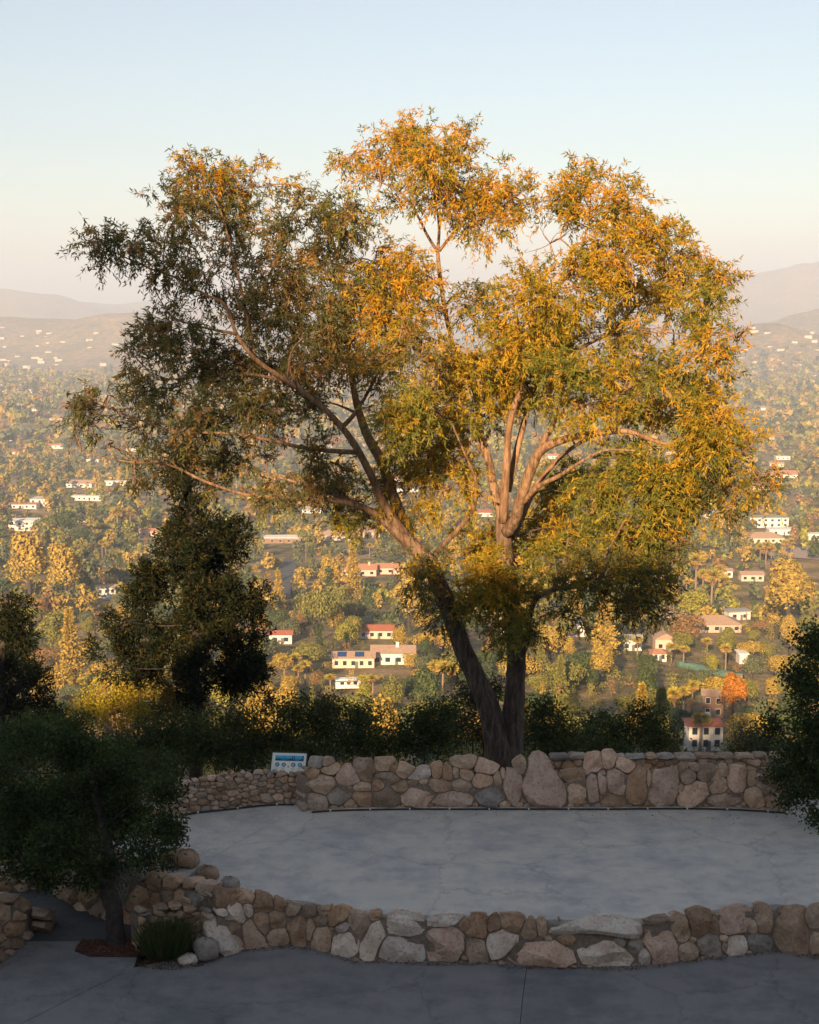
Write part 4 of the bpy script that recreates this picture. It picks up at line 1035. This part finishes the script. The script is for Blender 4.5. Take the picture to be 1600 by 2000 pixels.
house(1234, 1272, 40, 'white house with grey roof half hidden by palms', 'white', 'grey', windows=2, hgt=4, kind='gable')
house(1128, 1244, 34, 'white gable-fronted house right of the gum trunk', 'white', 'blue', kind='front', windows=1, hgt=4.2)
house(955, 1240, 96, 'large pink house with tan roof behind the gum stems', 'pink', 'tan', kind='hip', windows=6, hgt=5, storeys=1, dep=.5)
house(735, 1248, 66, 'long red-roofed house right of the round pine', 'cream', 'red', windows=4, hgt=3)
house(548, 1258, 44, 'dark red-roofed cottage at the edge of the cypress', 'white', 'red', windows=2)
house(548, 1062, 80, 'brown flat-roofed house above the shaded road', 'brown', 'white', kind='flat', windows=5, dep=.4)
house(655, 1056, 64, 'cream hip-roofed house above the dirt bank', 'cream', 'tan', kind='hip', windows=4, dep=.6)
house(715, 1050, 56, 'cream house with flat tan roof under the gum limb', 'cream', 'tan', kind='hip', windows=3)
house(700, 1126, 70, 'red-tiled house with two chimneys, left of its row', 'pink', 'terracotta', windows=4, chimney=2)
house(762, 1122, 56, 'red-tiled house with one chimney, right of its row', 'pink', 'terracotta', windows=3, chimney=1)
house(46, 1038, 56, 'big white two-storey block at the left edge', 'white', 'white', kind='flat', storeys=2, windows=4, dep=.6, yaw=8)
house(40, 994, 62, 'long white stepped house above the white block', 'white', 'tan', kind='flat', windows=5, dep=.4)
house(78, 992, 38, 'white two-storey villa right of the stepped house', 'white', 'grey', kind='hip', storeys=2, windows=3)
house(170, 978, 62, 'long white building on a terrace, upper left', 'white', 'white', kind='flat', windows=6, dep=.3, yaw=-8)
house(226, 948, 56, 'white long building on the graded bank, left of the cypress top', 'white', 'white', kind='flat', windows=5, dep=.3)
house(154, 952, 50, 'white house at the left end of the graded bank', 'white', 'tan', windows=4)
house(46, 1112, 36, 'white house with red roof below the white block', 'white', 'red', kind='hip', windows=3)
house(128, 1098, 26, 'pink house under the broad dark pine', 'pink', 'tan', windows=2)
house(208, 1162, 36, 'white house with brown roof beside the gravel drive', 'white', 'tan', windows=3, yaw=15)
house(156, 1020, 20, 'small white gabled house right of the broad pine', 'white', 'tan', kind='front', windows=1)
house(290, 1048, 36, 'orange-roofed house beside the tall palms at left', 'pink', 'terracotta', windows=2)
house(1502, 1030, 76, 'white two-storey house with long balcony, right side', 'white', 'grey', kind='flat', storeys=2, windows=6, dep=.4)
house(1496, 1062, 72, 'wide cream house with tan roof below the two-storey one', 'cream', 'tan', kind='hip', windows=5)
house(1528, 1046, 50, 'white garage block between the two large houses', 'white', 'white', kind='flat', windows=2)
house(1402, 1012, 56, 'blue-grey-roofed house at the edge of the gum crown', 'cream', 'blue', windows=4)
house(1590, 1055, 40, 'white shed row at the right edge', 'white', 'white', kind='flat', windows=3)
house(1315, 1206, 46, 'brown house with steep roof right of the lower gum foliage', 'tan', 'tan', kind='gable', windows=2, yaw=35)
house(1470, 1136, 44, 'pink house with tan roof under the right-hand palms', 'pink', 'tan', windows=3)
house(1418, 1128, 26, 'small white house behind the palm row', 'white', 'tan', windows=2)
house(1452, 1298, 15, 'tiny white shed on the teal terrace', 'white', 'white', kind='flat', windows=0, dep=.9, detail=False)
house(1530, 934, 56, 'white house with red roof at the right, just beyond the gum crown', 'white', 'terracotta', windows=4)
house(950, 1010, 40, 'red-roofed house seen through the gum crown', 'white', 'red', windows=2)
house(610, 1003, 40, 'white house framed under the long lower gum limb', 'white', 'grey', windows=3)
# mid-distance houses
gh = np.random.default_rng(8)
WORDS = [('white','white','flat'),('cream','tan','hip'),('white','terracotta','gable'),('white','grey','hip'),('pink','tan','gable'),('cream','red','hip')]
cnt = 0; spots = []; mlabs = set()
while cnt < 70:
    px = gh.uniform(0, 1600); py = gh.choice([gh.uniform(780, 990), gh.uniform(735, 900)])
    if 330 < px < 1400 and gh.uniform() < .72: continue
    if any(abs(px - a) < 26 and abs(py - b) < 9 for a, b in spots) or any(abs(px - h[0]) < (h[2] + 40) / 2 and abs(py - h[1]) < 14 for h in HOUSES[:42]): continue
    spots.append((px, py)); cnt += 1
    wl, rf_, kd = WORDS[gh.integers(len(WORDS))]
    side = ('at the left edge' if px < 120 else 'left of the gum crown' if px < 330 else 'seen through the left of the gum crown' if px < 750 else 'seen through the middle of the gum crown' if px < 1100 else 'seen through the right of the gum crown' if px < 1430 else 'right of the gum crown')
    lev = ('in the nearest valley row' if py > 930 else 'in the middle valley' if py > 850 else 'in the hazy valley' if py > 790 else 'far off in the haze')
    for near in sorted([(abs(h[0]-px) + abs(h[1]-py)*1.5, h[5], h[0], h[1]) for h in HOUSES[:42]])[:10]:
        rel = 'left of' if px < near[2] - 12 and abs(px - near[2]) > abs(py - near[3]) else 'right of' if px > near[2] + 12 and abs(px - near[2]) > abs(py - near[3]) else 'below' if py > near[3] else 'above'
        noun = []
        for wd in near[1].replace(',', '').split():
            if wd in ('with','under','on','in','at','of','and','above','beside','behind','by','half','right','left','below','among','between','seen','framed','just'): break
            noun.append(wd)
        lab = '%s-walled %s-roofed house %s, %s the %s' % (wl, rf_ if rf_ != 'white' else 'pale', lev, rel, ' '.join(noun))
        if lab not in mlabs: break
    mlabs.add(lab)
    house(px, py, gh.uniform(24, 46) * (.55 + .45 * np.clip((py - 730) / 250, 0, 1)), lab, wl, rf_, kind=kd, windows=3 if py > 850 else 0, detail=False, yaw=float(gh.uniform(-20, 20)), dep=.5, group='houses of the middle and far valley')
# far town: too small to tell apart
mb = MB()
for _ in range(420):
    px = gh.uniform(-30, 1630); py = gh.uniform(640, 790)
    p = ground_hit(px, py)
    if p[1] > 5200: continue
    w = gh.uniform(10, 26); d = gh.uniform(8, 14); h = gh.uniform(3, 6)
    b = MB().box(-w/2, w/2, 0, d, -4, h).xf(Matrix.Translation(Vector(p)) @ Matrix.Rotation(gh.uniform(-.5, .5), 4, 'Z'))
    mb.add(b.v, b.f)
tag(mesh_obj('far_town', mb.v, mb.f, WALLM['cream']), 'pale specks of a far town in the haze', 'town', kind='stuff')

# vehicles
CARP = {k: plain('paint_' + k, c, .3, .05, 1) for k, c in {'white': (.75,.75,.74), 'blue': (.05,.16,.30), 'grey': (.22,.23,.25)}.items()}
def car(px, py, label, paint, yaw, L=4.6, motorhome=False):
    p = ground_hit(px, py); root = empty('motorhome' if motorhome else 'car', p, label, 'motorhome' if motorhome else 'car')
    M = Matrix.Translation(Vector(p) + Vector((0, 0, .15))) @ Matrix.Rotation(R(yaw), 4, 'Z')
    def part(nm, v, f, mat, par=None):
        b = MB().add(v, f).xf(M); return mesh_obj(nm, b.v, b.f, mat, par or root)
    if motorhome:
        part('body', *box(-L/2, L/2, -1.2, 1.2, .5, 3.1), CARP['white'])
        part('cab', *box(L/2, L/2 + 1.1, -1.05, 1.05, .5, 1.9), CARP['white'])
        for x in (-2.2, -.4, 1.5): part('window', *box(x, x + 1.1, -1.24, -1.19, 1.6, 2.4), M_glass)
        part('awning', *box(-L/2, L/2 - 1, -2.2, -1.2, 2.7, 2.8), ROOFM['grey'])
    else:
        part('body', [(-L/2,-.9,.3),(L/2,-.9,.3),(L/2,.9,.3),(-L/2,.9,.3),(-L/2,-.88,.95),(L/2,-.85,.85),(L/2,.85,.85),(-L/2,.88,.95)], BOXF, CARP[paint])
        part('cabin', [(-L*.42,-.8,.95),(L*.22,-.8,.9),(L*.22,.8,.9),(-L*.42,.8,.95),(-L*.34,-.68,1.5),(L*.06,-.68,1.5),(L*.06,.68,1.5),(-L*.34,.68,1.5)], BOXF, M_glass)
        part('roof', *box(-L*.33, L*.05, -.66, .66, 1.5, 1.55), CARP[paint])
    for x in (-L*.32, L*.32):
        for y in (-.92, .92):
            n = 12; v = [(x + .33*math.cos(6.283*k/n), y + s, .33 + .33*math.sin(6.283*k/n)) for s in (-.1, .1) for k in range(n)]
            part('wheel', v, [tuple(range(n)), tuple(range(n, 2*n))[::-1]] + [(k, (k+1) % n, n+(k+1) % n, n+k) for k in range(n)], M_black)
car(680, 1348, 'white motorhome parked below the solar-panel house', 'white', 4, 7.0, True)
car(204, 1170, 'white car on the drive beside the brown-roofed house', 'white', 10)
car(549, 1149, 'teal blue car on the shaded road', 'blue', 80)
car(1424, 1217, 'blue car parked behind the broad pale roof', 'blue', 5)
car(1505, 1078, 'grey car in front of the wide cream house', 'grey', -10)
# road, drives
def ribbon(name, pxs, width, mat, lift=.25):
    P = np.array([ground_hit(a, b) for a, b in pxs]); P, _ = crom(P, [1]*len(P), 8)
    T = np.gradient(P, axis=0); T[:, 2] = 0; T = nz(T); B = np.stack([T[:, 1], -T[:, 0], 0*T[:, 0]], 1)
    A_, B_ = P - B*width/2, P + B*width/2
    for Q in (A_, B_): Q[:, 2] = np.maximum(terrain(Q[:, 0], Q[:, 1]), P[:, 2]) + lift
    V = np.vstack([A_, B_]); n = len(P)
    tag(mesh_obj(name, V, [(i, i+1, n+i+1, n+i) for i in range(n-1)], mat), kind='structure')
ribbon('road', [(545,1170),(552,1140),(562,1110),(572,1092)], 9, M_asph)
M_drive = plain('gravel_drive', (.36,.28,.22), .9, .15, 1)
ribbon('driveway', [(200,1172),(225,1168),(246,1160)], 9, M_drive)
ribbon('dirt_bank', [(595,1075),(650,1076),(720,1078)], 12, plain('bare_soil', (.36,.24,.16), .95, .2, .3))
ribbon('dirt_lot', [(1545,1092),(1575,1082),(1610,1078)], 30, M_drive)
# teal hedge terrace
hp = [ground_hit(a, b) for a, b in [(1325,1302),(1370,1312),(1410,1322),(1450,1328)]]
V, Fc = tube(np.array(hp) + np.array([0, 0, .8]), [1.2]*4, 8, 6, .25, seed=4)
tag(mesh_obj('hedge', V, Fc, plain('teal_hedge', (.09,.17,.13), .9, .3, 1.2, bmp=.6), None, True, origin=hp[0]), 'long low teal hedge along the terrace below the white shed', 'hedge')
# utility poles
def pole(px, py, hpx, label):
    p = ground_hit(px, py); s = mpp(p); h = hpx * s; root = empty('utility_pole', p, label, 'pole', 'utility poles in the valley')
    V, Fc = tube([p - np.array([0, 0, 1]), p + np.array([0, 0, h])], [.22, .16], 7, 2); mesh_obj('post', V, Fc, M_palm, root)
    b = MB().box(p[0]-1.2, p[0]+1.2, p[1]-.1, p[1]+.1, p[2]+h-1.1, p[2]+h-.9); mesh_obj('crossarm', b.v, b.f, M_palm, root)
pole(221, 1062, 36, 'utility pole left of the cypress top'); pole(1402, 1050, 34, 'utility pole below the gum crown at right'); pole(598, 1098, 40, 'utility pole by the dirt bank'); pole(1457, 1222, 26, 'short utility pole behind the white flat-roofed building')

# ------------------------------------------------------------------ valley: palms
def palm_proto(seed, skirt):
    g = np.random.default_rng(seed); root = empty('palm_tree', (0, 0, 0), 'palm', 'palm tree')
    H = 10.0
    V, Fc = tube([(0,0,-1),(.15,0,H*.4),(.05,0,H)], [.32,.24,.2], 7, 3, .04); mesh_obj('trunk', V, Fc, M_palm, root, True)
    f = Fol()
    for k in range(46):
        th = g.uniform(0, 6.28); el = g.uniform(-.7, 1.35)
        d = np.array([math.cos(th)*math.cos(el), math.sin(th)*math.cos(el), math.sin(el)]); L = g.uniform(1.3, 1.9)
        n = 9; a = g.uniform(-.75, .75, n)
        sdv = nz(np.cross(d, [0, 0, 1.0]) + 1e-6); C = np.tile(np.array([0, 0, H]) + d*L*.35, (n, 1))
        D = d + np.outer(a, sdv) + np.array([0, 0, -.25]) + g.normal(size=(n, 3))*.08
        col = palette(g, n, [(.30,.28,.05),(.40,.32,.06),(.48,.32,.07)] if el > -.3 else [(.46,.27,.10)], var=.2)
        f.add(*leaves(C, D, g.normal(size=(n, 3)) + d, np.full(n, L*.9), np.full(n, .42), col))
    if skirt:
        n = 160; th = g.uniform(0, 6.28, n); C = np.stack([.2*np.cos(th), .2*np.sin(th), H - g.uniform(.2, 1.8, n)], 1)
        f.add(*leaves(C, np.stack([np.cos(th)*.5, np.sin(th)*.5, -np.ones(n)], 1), g.normal(size=(n, 3)), np.full(n, .9), np.full(n, .16), palette(g, n, [(.27,.17,.09),(.2,.13,.07)])))
    f.obj('crown', M_vleaf, root)
    return root
PP = [palm_proto(1, True), palm_proto(2, False)]
PALMS = [(1315,1355,1424,'leftmost of the three palms above the white red-roofed house'),(1334,1350,1400,'middle of the three palms above the white red-roofed house'),(1352,1338,1398,'tallest, rightmost of the three palms above the white red-roofed house'),(1368,1404,1472,'sunlit palm standing in front of the white red-roofed house'),
 (1380,1252,1288,'palm left of the terrace hedge, below the pale broad roof'),(1416,1266,1318,'thin palm on the hedge terrace'),(1315,1166,1222,'lone tall palm left of the bright yellow green tree'),(1291,1112,1172,'thick-skirted palm, leftmost of the valley palm row'),(1326,1120,1152,'second palm of the valley palm row'),(1340,1136,1160,'short palm third in the valley palm row'),
 (1357,1094,1172,'tallest palm in the valley palm row'),(1372,1122,1180,'leaning palm in the middle of the palm row'),(1390,1124,1206,'skirted palm right of the middle of the palm row'),(1404,1112,1160,'palm behind the right of the palm row'),(1414,1134,1190,'rightmost palm of the valley palm row'),
 (838,1312,1362,'leftmost of four slim palms left of the gum trunk'),(851,1300,1372,'second of four slim palms left of the gum trunk'),(866,1304,1378,'third of four slim palms left of the gum trunk'),(882,1308,1372,'fourth, leaning palm next to the gum trunk'),
 (708,1324,1352,'left palm of the pair below the solar-panel house'),(728,1324,1362,'right palm of the pair below the solar-panel house'),(646,1322,1350,'palm left of the white motorhome'),
 (532,1300,1340,'leftmost palm of the cluster right of the cypress'),(556,1290,1335,'second palm of the cluster right of the cypress'),(578,1284,1325,'third palm of the cluster right of the cypress'),(596,1298,1340,'rightmost palm of the cluster right of the cypress'),(584,1306,1345,'low palm in front of the cluster right of the cypress'),
 (214,1184,1204,'orange palm left of the cypress'),(166,1330,1372,'palm behind the sunlit yellow shrub'),(230,1000,1052,'left palm of the tall trio at upper left'),(242,1004,1046,'middle palm of the tall trio at upper left'),(256,1000,1050,'right palm of the tall trio at upper left'),(277,984,1012,'big-headed palm above the tall trio'),
 (200,1060,1090,'skirted palm by the dirt patch at left'),(207,1066,1092,'second skirted palm by the dirt patch at left'),(1484,1068,1108,'left palm in front of the wide cream house'),(1496,1066,1112,'second palm in front of the wide cream house'),(1506,1072,1108,'third palm in front of the wide cream house'),(1544,1058,1092,'palm at the right end of the wide cream house'),
 (1532,1060,1094,'slim palm beside the dirt lot'),(1245,1250,1290,'palm in front of the grey-roofed white house'),(1312,1262,1296,'palm right of the small white pavilion'),(1335,1268,1300,'leafy palm right of the pavilion palm'),(722,1066,1090,'pale palm under the cream houses'),(1575,985,1004,'palm group edge at upper right')]
for i, (px, yt, yb, lab) in enumerate(PALMS):
    src = PP[i % 2]; o = src if i < 2 else copy_tree(src)
    p = ground_hit(px, yb); h = (yb - yt) * mpp(p) * 1.02
    o.location = p.tolist(); s = h / 10.0; w = max(.75, min(1.5, h / 11)) * 1.35
    o.scale = (w, w, s); o.rotation_euler = (0, 0, i * 1.3)
    tag(o, lab, 'palm tree', 'palm trees of the valley')
    for ch in o.children: ch.color = (1, 1, 1, 1)

# ------------------------------------------------------------------ valley: trees
VC = {'olive': (.21,.20,.05), 'golden': (.40,.28,.06), 'dark green': (.08,.105,.04), 'yellow green': (.30,.28,.045), 'grey green': (.14,.155,.08), 'rusty': (.28,.17,.075), 'orange': (.42,.17,.03)}
def vproto(kind, seed):
    g = np.random.default_rng(seed); root = empty('valley_tree', (0, 0, 0), 'tree', 'tree')
    if kind == 'round': h, r, zc, rz_, n, lm = 8, 4.6, 4.9, 3.6, 2600, 14
    elif kind == 'tall': h, r, zc, rz_, n, lm = 12, 3.6, 7.2, 5.4, 2600, 14
    elif kind == 'spreading': h, r, zc, rz_, n, lm = 8, 6.5, 5.6, 2.6, 2800, 16
    else: h, r, zc, rz_, n, lm = 12, 2.8, 6.6, 6.2, 2000, 10
    V, Fc = tube([(0,0,-1.5),(.2,.1,zc*.6),(0,0,zc+rz_*.4)], [.4,.3,.1], 7, 3, .05); mesh_obj('trunk', V, Fc, M_bark, root, True)
    f = Fol(); one = [(1,1,1),(.75,.8,.8),(1.2,1.15,1.0)]
    if kind == 'pine':
        n = 2400; t = g.uniform(0, 1, n) ** .8; zz = 1.5 + t * 11; rr = (1 - t) * 3.0 * (0.65 + .35*np.sin(t*38)) * g.uniform(.5, 1, n) + .1; th = g.uniform(0, 6.28, n)
        C = np.stack([rr*np.cos(th), rr*np.sin(th), zz - rr*.25], 1); d = np.stack([np.cos(th), np.sin(th), .4 + 0*th], 1)
        f.add(*leaves(C, d*.6 + g.normal(size=(n, 3))*.5, d + g.normal(size=(n, 3))*.6, g.uniform(.4, .8, n), g.uniform(.3, .5, n), palette(g, n, one, None, .2)))
    else:
        f.add(*far_crown(g, n, np.array([0, 0, zc]), np.array([r, r, rz_]), .5, one, lm))
    f.obj('crown', M_vleaf, root)
    return root
KINDS = ['round','round','tall','spreading','tall','pine','round','spreading']
VP = [vproto(k_, 200 + i) for i, k_ in enumerate(KINDS)]
used = [False]*len(VP)
SHAPEW = {'round': 'rounded', 'tall': 'tall loose', 'spreading': 'broad spreading', 'pine': 'pointed'}
def put_tree(ki, p, sc_, colr, label, group='trees of the valley', sz=1.0):
    o = VP[ki] if not used[ki] else copy_tree(VP[ki]); used[ki] = True
    o.location = [float(v) for v in p]; o.scale = (sc_, sc_, sc_*sz); o.rotation_euler = (0, 0, float(rng.uniform(0, 6.28)))
    tag(o, label, 'tree', group)
    for ch in o.children:
        if ch.name.startswith('crown'): ch.color = (*VC[colr], 1) if isinstance(colr, str) else (*colr, 1)
FEAT = [(625,1252,50,3,'olive','dense umbrella-crowned olive pine left of the red-roofed house',1.6),(676,1262,27,0,'yellow green','bright yellow green tree beside the umbrella pine',1),(1348,1214,36,0,'yellow green','bright yellow green spreading tree below the palm row',1.0),
 (1431,1412,30,2,'orange','orange-topped tree beside the brown two-storey house',1.0),(1553,1176,20,0,'orange','small orange tree at the right above the golden gum',1.2),(1546,1130,16,0,'yellow green','small bright lime tree at the right',1.3),(1535,1250,52,2,'golden','large golden gum tree beside the right-edge bush',.9),
 (1340,1258,38,0,'rusty','rounded rusty tree left of the broad pale roof',.9),(1180,1295,34,5,'golden','pointed golden pine right of the gum trunk',1),(1075,1290,40,0,'golden','rounded golden tree hard against the right gum stem',1),(130,1058,40,3,'dark green','broad dark stone pine beside the white block',1.2),
 (160,1075,26,0,'dark green','dark rounded tree right of the stone pine',1),(645,1170,26,2,'golden','golden upright tree left of the dark grove',1),(690,1180,26,5,'golden','pointed golden tree in the grove above the umbrella pine',1),(545,1195,18,5,'golden','slim conifer at the foot of the shaded road',1),
 (800,1240,36,2,'golden','golden leafy tree left of the leaning gum stem',1),(820,1390,24,0,'golden','sunlit golden tree below the four slim palms',1),(1420,1080,30,2,'golden','tall golden gum below the houses at right',1),(400,1110,30,0,'rusty','rusty bare-looking tree behind the cypress',1),(140,1340,34,5,'golden','spiky golden conifer left of the cypress foot',1),
 (60,1190,46,2,'golden','large golden gum at the left edge',1),(130,1195,40,2,'golden','second large golden gum at left',1),(105,1300,32,2,'olive','sunlit olive tree above the left evergreen',1),(170,1290,26,0,'golden','golden rounded tree touching the cypress',1),(1465,1420,24,0,'dark green','dark tree behind the right-edge bush',1)]
TREES = []
for px, pb, hw, ki, colr, lab, sz in FEAT:
    p = ground_hit(px, pb); wr = {'round':4.6,'tall':3.6,'spreading':6.5,'pine':2.8}[KINDS[ki]]
    sc_ = hw * mpp(p) / wr
    put_tree(ki, p, sc_, colr, lab, sz=sz); TREES.append((p[0], p[1]))
def blocked(p, hw, ht):
    """would a tree here hide a house that the photograph shows?"""
    px, py = to_px(p); s = mpp(p)
    for hx, hy, w, hh, Y, _ in HOUSES[:42]:
        if p[1] < Y + 3 and abs(px - hx) < w*.36 + hw/s*.25 and py - ht/s < hy - 3 and py > hy - 6: return True
        if abs(p[1] - Y) < 6 and abs(px - hx) < w/2 + 2: return True
    for hx, hy, w, hh, Y, _ in HOUSES[42:]:
        if Y - 90 < p[1] < Y + 9 and abs(px - hx) < w*.45 + 2: return True
    for hx, yt, yb, _ in PALMS:
        if abs(px - hx) < hw/s*.6 and py > yb - 4 and py - ht/s < yt + 8: return True
    if 540 < px < 582 and 1092 < py < 1230 and py - ht/s < 1160: return True
    return False
gt = np.random.default_rng(17)
cnames = ['olive','golden','dark green','yellow green','grey green','rusty']; cw = [.3,.26,.17,.06,.14,.07]
n = 0; tries = 0; seen = {}
while n < 270 and tries < 6000:
    tries += 1
    Y = math.sqrt(gt.uniform(195**2, 500**2)); x = gt.uniform(-.34, .34) * Y
    ki = int(gt.integers(len(VP))); sc_ = gt.uniform(.55, 1.25); hw = 4.5*sc_; ht = 10*sc_
    p = np.array([x, Y, float(terrain(x, Y))])
    if blocked(p, hw, ht) or any((x-a)**2 + (Y-b)**2 < (5.5)**2 for a, b in TREES): continue
    TREES.append((x, Y)); n += 1
    px, py = to_px(p)
    colr = cnames[gt.choice(6, p=np.array(cw)/sum(cw))]
    size = 'small' if sc_ < .75 else 'large' if sc_ > 1.05 else 'mid-sized'
    for near in sorted([(abs(h[0]-px) + abs(h[1]-py)*1.5, h[5], h[0], h[1]) for h in HOUSES[:42]])[:8]:
        rel = 'left of' if px < near[2] - 12 and abs(px - near[2]) > abs(py - near[3]) else 'right of' if px > near[2] + 12 and abs(px - near[2]) > abs(py - near[3]) else 'below' if py > near[3] else 'above'
        noun = []
        for wd in near[1].replace(',', '').split():
            if wd in ('with','under','on','in','at','of','and','above','beside','behind','by','half','right','left','below','among','between','seen','framed','just'): break
            noun.append(wd)
        lab = '%s %s %s tree %s the %s' % (size, colr, SHAPEW[KINDS[ki]], rel, ' '.join(noun))
        if lab not in seen: break
    seen[lab] = seen.get(lab, 0) + 1
    put_tree(ki, p, sc_, colr, lab)
# woods too far or too many to tell apart
def woods(name, label, y0, y1, area_per, nq, q, size, seed, cap, pw=1.0):
    g = np.random.default_rng(seed); f = Fol(); k = 0; N = int((y1**2 - y0**2) * .34 / area_per); N = min(N, cap)
    nf = lump(g, 6, 60 if y0 < 1500 else 220)
    while k < N:
        Y = (g.uniform(y0**(2*pw), y1**(2*pw))) ** (.5/pw); x = g.uniform(-.35, .35) * Y
        s = size * g.uniform(.45, 1.6); p = np.array([x, Y, float(terrain(x, Y))]); k += 1
        if nf(p[None] * [1, 1, 0])[0] < -.3: continue
        if y0 < 1600 and blocked(p, s, s*1.7): continue
        c = np.array(VC[cnames[g.choice(6, p=np.array(cw)/sum(cw))]])
        if g.uniform() < .6: r = np.array([s, s, s*g.uniform(.7, 1.0)])
        else: r = np.array([s*.7, s*.7, s*g.uniform(1.1, 1.6)])
        f.add(*far_crown(g, nq, p + np.array([0, 0, r[2]*.85]), r, q*s/4.5, [c, c*.75, c*1.2], 5))
    tag(f.obj(name, M_vleaf), label, 'woods', kind='stuff')
woods('hillside_scrub', 'low dry scrub covering the near hillside', 150, 560, 62, 120, .62, 2.1, 41, 1600)
woods('valley_woods', 'mass of small trees between the valley houses', 490, 900, 95, 170, 1.25, 4.0, 42, 1800)
woods('valley_woods', 'mass of trees in the middle valley', 880, 1700, 210, 84, 1.9, 4.8, 43, 3300)
woods('far_woods', 'hazy woods across the far valley floor', 1650, 3900, 620, 26, 4.2, 7.0, 44, 8000, .7)

# ------------------------------------------------------------------ haze
def haze():
    m = bpy.data.materials.new('haze'); m.use_nodes = True; n, l = m.node_tree.nodes, m.node_tree.links
    n.remove(n['Principled BSDF'])
    v = n.new('ShaderNodeVolumePrincipled'); v.inputs['Color'].default_value = (.68, .79, 1.0, 1)
    v.inputs['Density'].default_value = 1.7e-4; v.inputs['Anisotropy'].default_value = 0.0
    l.new(v.outputs[0], n['Material Output'].inputs['Volume'])
    b = MB().box(-15000, 15000, -15000, 15000, float(TZ.min()) - 5, max(float(TZ.max()), 60.0) + 8)
    o = mesh_obj('haze', b.v, b.f, m); tag(o, 'pale haze filling the valley air', 'haze', kind='stuff')
haze()
print('GUM LEAVES', N_GUM, 'TRIS', sum(len(o.data.loop_triangles) if False else len(o.data.polygons) for o in bpy.data.objects if o.type == 'MESH'))
